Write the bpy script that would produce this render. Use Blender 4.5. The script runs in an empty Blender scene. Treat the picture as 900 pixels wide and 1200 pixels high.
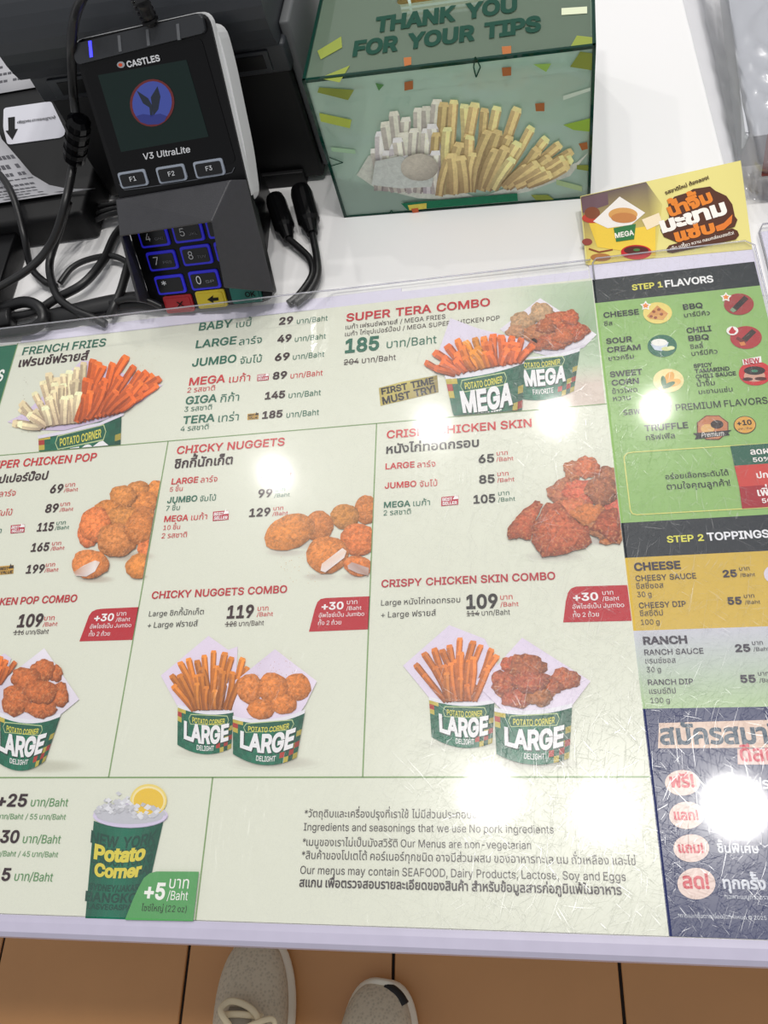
import bpy, bmesh, math, random
import numpy as np
from mathutils import Vector, Matrix
from mathutils.geometry import delaunay_2d_cdt

S = bpy.context.scene
C = S.collection
# ------------------------------------------------------------------ camera
FPX, HC = 938.8, 0.46            # focal length in pixels of a 900x1200 frame, camera height above the counter
RW = Matrix(((0.98058016, 0.02884157, -0.19398639),
             (0.06265412, 0.89122385, 0.44921545),
             (0.18584138, -0.4526458, 0.87210938)))   # world -> camera
CAM = Vector((0, 0, HC))
FLOOR_Z = -0.777
cd = bpy.data.cameras.new('camera')
cd.sensor_fit = 'VERTICAL'; cd.sensor_height = 24.0; cd.lens = 24.0 * FPX / 1200.0
cd.clip_start = 0.01
cam = bpy.data.objects.new('camera', cd); C.objects.link(cam)
cam.matrix_world = Matrix.Translation(CAM) @ RW.transposed().to_4x4()
S.camera = cam
# ------------------------------------------------------------------ light
S.view_settings.view_transform = 'Standard'
S.view_settings.look = 'None'
S.view_settings.gamma = 1.0
S.view_settings.use_curve_mapping = False
S.view_settings.exposure = 0.08
w = bpy.data.worlds.new('world'); S.world = w; w.use_nodes = True
w.node_tree.nodes['Background'].inputs[0].default_value = (0.97, 0.98, 1.0, 1)
w.node_tree.nodes['Background'].inputs[1].default_value = 0.43
LAMPS = [(-0.94, 1.46), (-0.352, 1.615), (0.09, 1.615), (0.432, 1.615), (-0.185, 0.33), (0.136, 0.289), (0.481, 0.30)]
POWER = [4.4, 4.6, 4.4, 4.4, 6, 5.6, 9.0]
SIZES = [0.045, 0.055, 0.042, 0.045, 0.09, 0.075, 0.12]
for (lx, ly), pw, sz in zip(LAMPS, POWER, SIZES):     # ceiling downlights, placed where their mirror images fall on the sleeve
    ld = bpy.data.lights.new('ceiling_downlight', 'AREA'); ld.shape = 'DISK'; ld.size = sz
    ld.energy = pw; ld.color = (1.0, 0.975, 0.93)
    lo = bpy.data.objects.new('ceiling_downlight', ld); C.objects.link(lo); lo.location = (lx, ly, 2.0)

# ------------------------------------------------------------------ helpers
rnd = random.Random(7)
def ray(x, y):
    return RW.transposed() @ Vector((x - 450.0, 600.0 - y, -FPX))
def gp(x, y, z=0.0):
    d = ray(x, y); return CAM + d * ((z - HC) / d.z)
def proj(p):
    c = RW @ (Vector(p) - CAM); return 450 - c.x / c.z * FPX, 600 + c.y / c.z * FPX
def lin(c, a=1.0):
    o = []
    for v in c[:3]:
        v /= 255.0
        o.append(v / 12.92 if v <= 0.04045 else ((v + 0.055) / 1.055) ** 2.4)
    return (o[0], o[1], o[2], a)
def tag(o, label, cat, group=None):
    o['label'] = label; o['category'] = cat
    if group: o['group'] = group
    return o
def empty(name, loc):
    o = bpy.data.objects.new(name, None); C.objects.link(o); o.location = loc; o.empty_display_size = 0.02
    return o
def link(name, me, mats, parent=None, kind=None, label=None):
    o = bpy.data.objects.new(name, me); C.objects.link(o)
    for m in (mats if isinstance(mats, (list, tuple)) else [mats]): me.materials.append(m)
    if parent is not None:
        o.parent = parent
        # geometry is written in world space: undo the parents' offsets
        loc = Vector((0, 0, 0)); p = parent
        while p: loc += p.location; p = p.parent
        o.location = -loc
    if kind: o['kind'] = kind
    if label: o['label'] = label
    return o
def mesh(name, verts, faces, smooth=False):
    me = bpy.data.meshes.new(name); me.from_pydata([tuple(v) for v in verts], [], faces); me.update()
    if smooth:
        for p in me.polygons: p.use_smooth = True
    return me
def from_bm(name, bm, smooth=False):
    bmesh.ops.recalc_face_normals(bm, faces=bm.faces)
    me = bpy.data.meshes.new(name); bm.to_mesh(me); bm.free()
    if smooth:
        for p in me.polygons: p.use_smooth = True
    return me

# ------------------------------------------------------------------ materials
def mat(name, col, rough=0.5, metal=0.0, spec=0.5, emit=None, estr=0, noise=0.0, nscale=40, bump=0.0, bscale=300, coat=0.0):
    m = bpy.data.materials.new(name); m.use_nodes = True
    nt = m.node_tree; b = nt.nodes['Principled BSDF']
    b.inputs['Base Color'].default_value = lin(col); b.inputs['Roughness'].default_value = rough
    b.inputs['Metallic'].default_value = metal; b.inputs['Specular IOR Level'].default_value = spec
    b.inputs['Coat Weight'].default_value = coat; b.inputs['Coat Roughness'].default_value = 0.08
    if emit:
        b.inputs['Emission Color'].default_value = lin(emit); b.inputs['Emission Strength'].default_value = estr
    if noise or bump:
        tc = nt.nodes.new('ShaderNodeTexCoord')
    if noise:
        n = nt.nodes.new('ShaderNodeTexNoise'); n.inputs['Scale'].default_value = nscale; n.inputs['Detail'].default_value = 5
        nt.links.new(tc.outputs['Object'], n.inputs['Vector'])
        r = nt.nodes.new('ShaderNodeMapRange'); r.inputs[3].default_value = 1 - noise; r.inputs[4].default_value = 1 + noise
        nt.links.new(n.outputs['Fac'], r.inputs[0])
        mx = nt.nodes.new('ShaderNodeMix'); mx.data_type = 'RGBA'; mx.blend_type = 'MULTIPLY'; mx.inputs[0].default_value = 1
        mx.inputs[6].default_value = lin(col); nt.links.new(r.outputs[0], mx.inputs[7]); nt.links.new(mx.outputs[2], b.inputs['Base Color'])
    if bump:
        n2 = nt.nodes.new('ShaderNodeTexNoise'); n2.inputs['Scale'].default_value = bscale; n2.inputs['Detail'].default_value = 3
        nt.links.new(tc.outputs['Object'], n2.inputs['Vector'])
        bp = nt.nodes.new('ShaderNodeBump'); bp.inputs['Strength'].default_value = bump; bp.inputs['Distance'].default_value = 0.001
        nt.links.new(n2.outputs['Fac'], bp.inputs['Height']); nt.links.new(bp.outputs[0], b.inputs['Normal'])
    return m
def print_mat(name, lo, hi, scale, rough=0.55):
    """ink on paper: colour comes from the mesh's colour attribute, broken up by a noise of the given contrast"""
    m = bpy.data.materials.new(name); m.use_nodes = True; nt = m.node_tree; b = nt.nodes['Principled BSDF']
    b.inputs['Roughness'].default_value = rough; b.inputs['Specular IOR Level'].default_value = 0.2
    a = nt.nodes.new('ShaderNodeVertexColor'); a.layer_name = 'Col'
    tc = nt.nodes.new('ShaderNodeTexCoord')
    n = nt.nodes.new('ShaderNodeTexNoise'); n.inputs['Scale'].default_value = scale; n.inputs['Detail'].default_value = 6; n.inputs['Roughness'].default_value = 0.7
    n.inputs['Distortion'].default_value = 0.6
    nt.links.new(tc.outputs['Object'], n.inputs['Vector'])
    r = nt.nodes.new('ShaderNodeMapRange'); r.inputs[1].default_value = 0.3; r.inputs[2].default_value = 0.7
    r.inputs[3].default_value = lo; r.inputs[4].default_value = hi
    nt.links.new(n.outputs['Fac'], r.inputs[0])
    mx = nt.nodes.new('ShaderNodeMix'); mx.data_type = 'RGBA'; mx.blend_type = 'MULTIPLY'; mx.inputs[0].default_value = 1
    nt.links.new(a.outputs['Color'], mx.inputs[6]); nt.links.new(r.outputs[0], mx.inputs[7]); nt.links.new(mx.outputs[2], b.inputs['Base Color'])
    if hi > 1.3:      # crumbs on the printed crust catch a paler tone
        n3 = nt.nodes.new('ShaderNodeTexNoise'); n3.inputs['Scale'].default_value = scale * 1.7; n3.inputs['Detail'].default_value = 3; nt.links.new(tc.outputs['Object'], n3.inputs['Vector'])
        r3 = nt.nodes.new('ShaderNodeMapRange'); r3.inputs[1].default_value = 0.54; r3.inputs[2].default_value = 0.68; r3.inputs[4].default_value = 0.45; nt.links.new(n3.outputs['Fac'], r3.inputs[0])
        m3 = nt.nodes.new('ShaderNodeMix'); m3.data_type = 'RGBA'; nt.links.new(r3.outputs[0], m3.inputs[0]); nt.links.new(mx.outputs[2], m3.inputs[6]); m3.inputs[7].default_value = lin((232, 164, 108)); nt.links.new(m3.outputs[2], b.inputs['Base Color'])
    return m
def clear_mat(name, tint=(1, 1, 1), g_sharp=0.05, g_wide=0.02, rough=0.06, wide=0.33, haze=0.03, scratch=True, fres=True):
    """thin clear plastic: lets light straight through, mirrors the lamps, and carries fine scratches"""
    m = bpy.data.materials.new(name); m.use_nodes = True; nt = m.node_tree; nt.nodes.clear(); L = nt.links.new
    out = nt.nodes.new('ShaderNodeOutputMaterial')
    tr = nt.nodes.new('ShaderNodeBsdfTransparent'); tr.inputs[0].default_value = (*tint, 1)
    df = nt.nodes.new('ShaderNodeBsdfDiffuse'); df.inputs[0].default_value = (0.86, 0.86, 0.92, 1)
    g1 = nt.nodes.new('ShaderNodeBsdfGlossy'); g1.inputs['Roughness'].default_value = rough
    g2 = nt.nodes.new('ShaderNodeBsdfGlossy'); g2.inputs['Roughness'].default_value = wide
    m0 = nt.nodes.new('ShaderNodeMixShader'); m0.inputs[0].default_value = haze; L(tr.outputs[0], m0.inputs[1]); L(df.outputs[0], m0.inputs[2])
    m1 = nt.nodes.new('ShaderNodeMixShader'); L(m0.outputs[0], m1.inputs[1]); L(g2.outputs[0], m1.inputs[2]); m1.inputs[0].default_value = g_wide
    m2 = nt.nodes.new('ShaderNodeMixShader'); L(m1.outputs[0], m2.inputs[1]); L(g1.outputs[0], m2.inputs[2]); m2.inputs[0].default_value = g_sharp
    if fres:
        fr = nt.nodes.new('ShaderNodeFresnel'); fr.inputs[0].default_value = 1.45
        L(fr.outputs[0], m2.inputs[0])
    L(m2.outputs[0], out.inputs[0])
    if scratch:
        tc = nt.nodes.new('ShaderNodeTexCoord'); prev = None
        for k, (ang, sx, sy, thr) in enumerate(((0.5, 60, 1700, 0.655), (1.35, 45, 1900, 0.66), (2.3, 70, 1600, 0.66), (2.95, 55, 1800, 0.665), (0.95, 75, 2000, 0.665))):
            mp = nt.nodes.new('ShaderNodeMapping'); mp.vector_type = 'TEXTURE'; mp.inputs['Rotation'].default_value = (0, 0, ang); mp.inputs['Scale'].default_value = (1.0 / sx, 1.0 / sy, 1)
            mp.inputs['Location'].default_value = (3.1 * k, 1.7 * k, 0.3 * k)
            wv = nt.nodes.new('ShaderNodeTexNoise'); wv.inputs['Scale'].default_value = 9; wv.inputs['Detail'].default_value = 1
            ad = nt.nodes.new('ShaderNodeVectorMath'); ad.operation = 'MULTIPLY_ADD'; ad.inputs[1].default_value = (0.05, 0.05, 0)
            L(tc.outputs['Object'], wv.inputs['Vector']); L(wv.outputs['Color'], ad.inputs[0]); L(tc.outputs['Object'], ad.inputs[2])
            L(ad.outputs[0], mp.inputs['Vector'])
            n = nt.nodes.new('ShaderNodeTexNoise'); n.inputs['Scale'].default_value = 1.0; n.inputs['Detail'].default_value = 1
            L(mp.outputs[0], n.inputs['Vector'])
            r = nt.nodes.new('ShaderNodeMapRange'); r.inputs[1].default_value = thr; r.inputs[2].default_value = thr + 0.06
            L(n.outputs['Fac'], r.inputs[0])
            if prev is None: prev = r.outputs[0]
            else:
                mx = nt.nodes.new('ShaderNodeMath'); mx.operation = 'MAXIMUM'; L(prev, mx.inputs[0]); L(r.outputs[0], mx.inputs[1]); prev = mx.outputs[0]
        sx_ = nt.nodes.new('ShaderNodeSeparateXYZ'); L(tc.outputs['Object'], sx_.inputs[0])       # the often wiped right half is worn most
        wr = nt.nodes.new('ShaderNodeMapRange'); wr.interpolation_type = 'SMOOTHSTEP'; wr.inputs[1].default_value = -0.20; wr.inputs[2].default_value = 0.04; wr.inputs[3].default_value = 0.12; wr.inputs[4].default_value = 1.0
        L(sx_.outputs[0], wr.inputs[0]); ml = nt.nodes.new('ShaderNodeMath'); ml.operation = 'MULTIPLY'; L(prev, ml.inputs[0]); L(wr.outputs[0], ml.inputs[1]); prev = ml.outputs[0]
        bp = nt.nodes.new('ShaderNodeBump'); bp.inputs['Strength'].default_value = 0.6; bp.inputs['Distance'].default_value = 0.0006
        L(prev, bp.inputs['Height'])
        L(bp.outputs[0], g2.inputs['Normal'])
        # a scratch scatters more light than the smooth film around it
        sc = nt.nodes.new('ShaderNodeMath'); sc.operation = 'MULTIPLY_ADD'; sc.inputs[1].default_value = 0.17; sc.inputs[2].default_value = g_wide
        L(prev, sc.inputs[0]); L(sc.outputs[0], m1.inputs[0])
    return m

M = {}
M['white_top'] = mat('white_laminate', (238, 237, 238), 0.28, spec=0.5)
M['cabinet'] = mat('cabinet_white', (205, 205, 205), 0.5)
M['trim'] = mat('edge_plastic', (190, 185, 206), 0.25, noise=0.06, nscale=90)
M['tile'] = mat('brown_tile', (200, 146, 94), 0.38, noise=0.10, nscale=7, bump=0.05, bscale=60)
M['grout'] = mat('dark_grout', (36, 28, 24), 0.9)
M['paper'] = mat('paper', (223, 225, 208), 0.6, spec=0.2)
M['backing'] = mat('white_backing', (222, 218, 236), 0.5, spec=0.3)
M['ink'] = print_mat('ink', 0.97, 1.03, 900)
M['crisp'] = print_mat('printed_crust', 0.42, 1.45, 360)
M['fryink'] = print_mat('printed_fries', 0.84, 1.14, 260)
M['sleeve'] = clear_mat('clear_sleeve', (0.985, 0.985, 0.985), fres=False, g_sharp=0.05, rough=0.07, wide=0.27, g_wide=0.042, haze=0.008)
M['black_plastic'] = mat('black_plastic', (12, 12, 14), 0.3, spec=0.25, noise=0.1)
M['charcoal'] = mat('charcoal_plastic', (42, 44, 48), 0.42, bump=0.08, bscale=1500)
M['dark_gloss'] = mat('glossy_black', (6, 6, 8), 0.08, spec=0.25)
M['hood'] = mat('hood_plastic', (50, 50, 54), 0.38, bump=0.12, bscale=900, noise=0.12, nscale=300)
M['silver'] = mat('pale_shell', (205, 206, 208), 0.3)
M['rubber'] = mat('black_rubber', (20, 20, 22), 0.4)

# ------------------------------------------------------------------ print engine: flat ink on a plane
class Plane:
    def __init__(s, O, e1, e2):
        s.O = Vector(O); s.e1 = Vector(e1).normalized(); s.e2 = Vector(e2); s.e2 = (s.e2 - s.e1 * s.e2.dot(s.e1)).normalized(); s.n = s.e1.cross(s.e2)
    def ab(s, x, y, h=0.0):
        d = ray(x, y); o = s.O + s.n * h
        p = CAM + d * ((o - CAM).dot(s.n) / d.dot(s.n)) - o
        return p.dot(s.e1), p.dot(s.e2)
    def w(s, a, b, h=0.0):
        return s.O + s.e1 * a + s.e2 * b + s.n * h
    def row_end(s, x0, y0, x1):
        a0, b0 = s.ab(x0, y0); a = s.ab(x1, y0)[0]
        for _ in range(6):
            px = proj(s.w(a, b0))[0]; px2 = proj(s.w(a + 1e-4, b0))[0]
            a += (x1 - px) / (px2 - px) * 1e-4
        return a, b0
COUNTER = Plane((0, 0, 0.0012), (1, 0, 0), (0, 1, 0))
DZ = 0.00012
GL = {}            # glyph cache
PENDING = []
class Print:
    """collects coloured shapes given in photo pixels (or plane units with ab=True) and builds ONE flat mesh from them"""
    def __init__(s, name, parent, plane=COUNTER, material='ink', lay=2, split=False):
        s.name, s.parent, s.pl, s.m, s.lay = name, parent, plane, material, lay
        s.split = split; s.v, s.f, s.c, s.txt = [], [], [], []
        PENDING.append(s)
    def P(s, p, lay, ab=False):
        a, b = (p if ab else s.pl.ab(*p)); return s.pl.w(a, b, lay * DZ)
    def raw(s, pts, faces, cols):
        k = len(s.v); s.v += pts; s.f += [tuple(i + k for i in f) for f in faces]
        s.c += cols if isinstance(cols, list) else [lin(cols)] * len(pts)
    def poly(s, pts, col, dl=0, ab=False):
        n = len(pts); cols = [lin(c) for c in col] if isinstance(col, list) else lin(col)
        s.raw([s.P(p, s.lay + dl, ab) for p in pts], [tuple(range(n))], cols if isinstance(col, list) else [cols] * n)
    def ell(s, cx, cy, rx, ry, col, dl=0, n=28, rot=0):
        cr, sr = math.cos(rot), math.sin(rot)
        s.poly([(cx + rx * math.cos(t) * cr - ry * math.sin(t) * sr, cy + rx * math.cos(t) * sr + ry * math.sin(t) * cr) for t in [i * 2 * math.pi / n for i in range(n)]], col, dl)
    def shade(s, cx, cy, rx, ry, col, n=26):
        """soft printed shadow under a pictured dish: fades out into the paper colour"""
        a, b = Vector(CREAM), Vector(col); Print.nsh = getattr(Print, 'nsh', 0) + 1; la = 1.3 + 0.06 * (Print.nsh % 12); pts = [s.P((cx, cy), la)]; cols = [lin(b)]
        for r, k in ((0.45, 0.9), (0.75, 0.5), (0.92, 0.15), (1.05, 0.0)):
            for i in range(n):
                t = i * 2 * math.pi / n; pts.append(s.P((cx + rx * r * math.cos(t), cy + ry * r * math.sin(t)), la)); cols.append(lin(a.lerp(b, k)))
        f = [(0, 1 + i, 1 + (i + 1) % n) for i in range(n)]
        for q in range(3): f += [(1 + q * n + i, 1 + (q + 1) * n + i, 1 + (q + 1) * n + (i + 1) % n, 1 + q * n + (i + 1) % n) for i in range(n)]
        s.raw(pts, f, cols)
    def line(s, p, q, wd, col, dl=0):
        a = Vector(s.pl.ab(*p)); b = Vector(s.pl.ab(*q)); d = (b - a).normalized() * wd / 2; n = Vector((-d.y, d.x))
        s.poly([tuple(a - n), tuple(b - n), tuple(b + n), tuple(a + n)], col, dl, ab=True)
    def path(s, pts, wd, col, dl=0):
        for p, q in zip(pts, pts[1:]): s.line(p, q, wd, col, dl)
    def text(s, t, x0, y0, x1, col, h=None, b=0.0, y1=None, dl=2, k=1.0, sh=0.0):
        s.txt.append((t, b, sh, col, s.lay + dl, ('line', x0, y0, x1, y1, h, k)))
    def wtext(s, t, fn, u0, u1, v0, v1, col, b=0.0, dl=3, sh=0.0):
        """text stretched into a warped patch fn(u,v) -> pixel; v0 is its baseline, v1 its top"""
        s.txt.append((t, b, sh, col, s.lay + dl, ('warp', fn, u0, u1, v0, v1)))
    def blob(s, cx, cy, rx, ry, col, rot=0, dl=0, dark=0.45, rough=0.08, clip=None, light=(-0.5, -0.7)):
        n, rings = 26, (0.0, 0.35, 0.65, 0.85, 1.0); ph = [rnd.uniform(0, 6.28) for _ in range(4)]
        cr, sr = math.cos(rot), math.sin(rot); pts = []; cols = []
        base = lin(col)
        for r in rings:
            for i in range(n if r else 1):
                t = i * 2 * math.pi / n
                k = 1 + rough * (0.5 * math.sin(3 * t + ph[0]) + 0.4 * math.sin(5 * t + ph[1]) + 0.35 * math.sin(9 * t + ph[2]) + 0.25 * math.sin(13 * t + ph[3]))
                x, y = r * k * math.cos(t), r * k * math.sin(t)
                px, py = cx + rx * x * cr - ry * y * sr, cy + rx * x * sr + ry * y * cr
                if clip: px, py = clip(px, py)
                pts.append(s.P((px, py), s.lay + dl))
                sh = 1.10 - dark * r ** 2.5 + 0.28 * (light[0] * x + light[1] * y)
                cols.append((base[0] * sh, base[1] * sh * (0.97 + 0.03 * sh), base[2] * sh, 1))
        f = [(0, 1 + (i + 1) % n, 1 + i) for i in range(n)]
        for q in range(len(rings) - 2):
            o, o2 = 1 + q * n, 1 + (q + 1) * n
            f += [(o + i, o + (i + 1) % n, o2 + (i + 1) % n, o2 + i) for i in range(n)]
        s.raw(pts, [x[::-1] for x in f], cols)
    def fry(s, x0, y0, x1, y1, wd, col, dl=0):
        d = Vector((x1 - x0, y1 - y0)); L = d.length
        if L < 1: return
        d /= L; n = Vector((-d.y, d.x)); bend = rnd.uniform(-0.06, 0.06) * L
        def at(t, o):
            p = Vector((x0, y0)) + d * L * t + n * (o * wd * (0.85 + 0.15 * t) + bend * math.sin(math.pi * t)); return (p.x, p.y)
        base = lin(col)
        for o0, o1, k in ((-0.5, -0.1, 0.72), (-0.1, 0.32, 1.08), (0.32, 0.5, 0.60)):
            pts = []; cols = []
            for t in (0, 0.35, 0.7, 1.0):
                for o in (o0, o1):
                    pts.append(s.P(at(t, o), s.lay + dl)); kk = k * (0.62 + 0.45 * t); cols.append((base[0] * kk, base[1] * kk * kk ** 0.15, base[2] * kk, 1))
            s.raw(pts, [(2 * i, 2 * i + 2, 2 * i + 3, 2 * i + 1) for i in range(3)], cols)
        e = [at(1.0, -0.5), at(1.0, 0.5), at(1.0 + 0.45 * wd / L, 0.36), at(1.0 + 0.45 * wd / L, -0.36)]
        s.raw([s.P(p, s.lay + dl + 0.3) for p in e], [(0, 1, 2, 3)], [tuple(min(1, c * 1.18) for c in base[:3]) + (1,)] * 4)
    def fan(s, tips, a, b, wd, cols, rows=2, dl=0):
        """a heap of fries: tips along the top, roots on the line a-b, nearer rows shorter and drawn on top"""
        n = len(tips)
        for r in range(rows):
            for i, (tx, ty) in enumerate(tips):
                t = (i + 0.5 + (rnd.uniform(-0.3, 0.3) if r else 0)) / n
                bx, by = a[0] + (b[0] - a[0]) * t, a[1] + (b[1] - a[1]) * t
                k = 1 - 0.24 * r - (rnd.uniform(0, 0.14) if r else rnd.uniform(0, 0.05))
                ex, ey = bx + (tx - bx) * k + (rnd.uniform(-0.9, 0.9) * wd if r else 0), by + (ty - by) * k
                c = cols(t) ; j = rnd.uniform(0.88, 1.1)
                s.fry(bx, by, ex, ey, wd * rnd.uniform(1.05, 1.4), tuple(min(255, v * j) for v in c), dl + r * 4 + (i % 4))
    def specks(s, x0, y0, x1, y1, n, col, r=0.5, dl=1):
        for _ in range(n):
            x, y = rnd.uniform(x0, x1), rnd.uniform(y0, y1); q = rnd.uniform(0.5, 1.2) * r
            s.poly([(x - q, y), (x, y + q), (x + q, y), (x, y - q)], col, dl)
    def cup(s, tl, tr, br, bl, bt, bb, word, sub, wtxt, ptxt, stxt, dl=0, cut=None, rim=True):
        """printed picture of a paper cup: corners in pixels, bulge of rim and base, and where its words sit (u0,u1,vbase,vtop)"""
        def fn(u, v):
            x = (tl[0] + (bl[0] - tl[0]) * v) * (1 - u) + (tr[0] + (br[0] - tr[0]) * v) * u
            y = (tl[1] + (bl[1] - tl[1]) * v) * (1 - u) + (tr[1] + (br[1] - tr[1]) * v) * u + 4 * u * (1 - u) * (bt + (bb - bt) * v)
            if cut: y = min(y, cut(x))
            return x, y
        nu, nv = 14, 8
        RED, YEL = (205, 62, 50), (226, 205, 84)
        spec = {(13, 7): YEL, (12, 6): RED, (11, 7): YEL, (13, 5): RED, (13, 3): YEL, (12, 7): (18, 96, 70), (12, 5): YEL, (10, 6): RED, (11, 6): (20, 100, 74), (13, 4): (20, 100, 74),
                (0, 0): YEL, (0, 1): RED, (1, 0): YEL, (0, 2): YEL}
        for i in range(nu):
            for j in range(nv):
                g = (20, 118, 88) if (i + j) % 2 else (18, 108, 80)
                edge = 1 - 0.32 * abs((i + 0.5) / nu - 0.42) ** 1.5 * 2
                c = spec.get((i, j), g); c = tuple(v * edge for v in c)
                s.poly([fn(i / nu, j / nv), fn(i / nu, (j + 1) / nv), fn((i + 1) / nu, (j + 1) / nv), fn((i + 1) / nu, j / nv)], c, dl)
        if rim:
            for i in range(nu):
                a, b = fn(i / nu, -0.06), fn((i + 1) / nu, -0.06); c, d = fn((i + 1) / nu, 0.03), fn(i / nu, 0.03)
                s.poly([d, c, b, a], (232, 230, 238), dl + 0.6)
        if ptxt:
            u0, u1, v0, v1 = ptxt; pu = (u1 - u0) * 0.06; pv = (v0 - v1) * 0.5
            ring = [(u0 - pu, v0 + pv), (u1 + pu, v0 + pv), (u1 + pu * 2, (v0 + v1) / 2), (u1 + pu, v1 - pv), (u0 - pu, v1 - pv), (u0 - pu * 2, (v0 + v1) / 2)]
            s.poly([fn(*q) for q in ring], (188, 206, 150), dl + 1)
            sc = 0.93; cu, cv = (u0 + u1) / 2, (v0 + v1) / 2
            s.poly([fn(cu + (q[0] - cu) * 0.975, cv + (q[1] - cv) * 0.84) for q in ring], (22, 92, 68), dl + 1.5)
            s.wtext('POTATO CORNER', fn, u0, u1, v0, v1, (222, 214, 84), b=0.02, dl=dl + 2.2)
        u0, u1, v0, v1 = wtxt
        s.wtext(word, fn, u0 + 0.012, u1 + 0.012, v0 + 0.02, v1 + 0.02, (12, 52, 40), b=0.05, dl=dl + 1.8)
        s.wtext(word, fn, u0, u1, v0, v1, (240, 238, 240), b=0.045, dl=dl + 2.6)
        if stxt: s.wtext(sub, fn, *stxt, (232, 232, 230), b=0.02, dl=dl + 2.2)
        return fn
    def mesh_of(s, v, f, c):
        me = bpy.data.meshes.new(s.name); me.from_pydata([tuple(p) for p in v], [], f)
        at = me.color_attributes.new('Col', 'FLOAT_COLOR', 'POINT')
        at.data.foreach_set('color', [x for q in c for x in q]); me.update()
        return link(s.name, me, M[s.m], s.parent)
    def finish(s):
        o = None
        if s.v and s.split:                       # every printed shape a piece of its own
            for f in s.f: o = s.mesh_of([s.v[i] for i in f], [tuple(range(len(f)))], [s.c[i] for i in f])
            s.v, s.f, s.c = [], [], []
        for t, b, sh, col, lay, how in s.txt:
            vs, fs, W, x_lo, cap, y_lo, y_hi = GL[(t, b, sh)]
            if how[0] == 'line':
                _, x0, y0, x1, y1, h, k = how
                a0, b0 = s.pl.ab(x0, y0); a1, b1 = s.pl.ab(x1, y1) if y1 is not None else s.pl.row_end(x0, y0, x1)
                d = Vector((a1 - a0, b1 - b0)); sx = d.length / W; d.normalize(); u = Vector((-d.y, d.x))
                if h: sy = (s.pl.ab(x0, y0 - h)[1] - b0) / cap
                else: sy = sx * k
                pts = [s.pl.w(*(Vector((a0, b0)) + d * ((x - x_lo) * sx) + u * (y * sy)), (lay + e) * DZ) for x, y, e in vs]
            else:
                _, fn, u0, u1, v0, v1 = how
                pts = [s.P(fn(u0 + (u1 - u0) * (x - x_lo) / W, v0 + (v1 - v0) * y / cap), lay + e) for x, y, e in vs]
            if s.name == 'lettering': o = s.mesh_of(pts, fs, [lin(col)] * len(pts))      # each printed line
            else: s.raw(pts, fs, col)
        if s.v: o = s.mesh_of(s.v, s.f, s.c)
        return o
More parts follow.
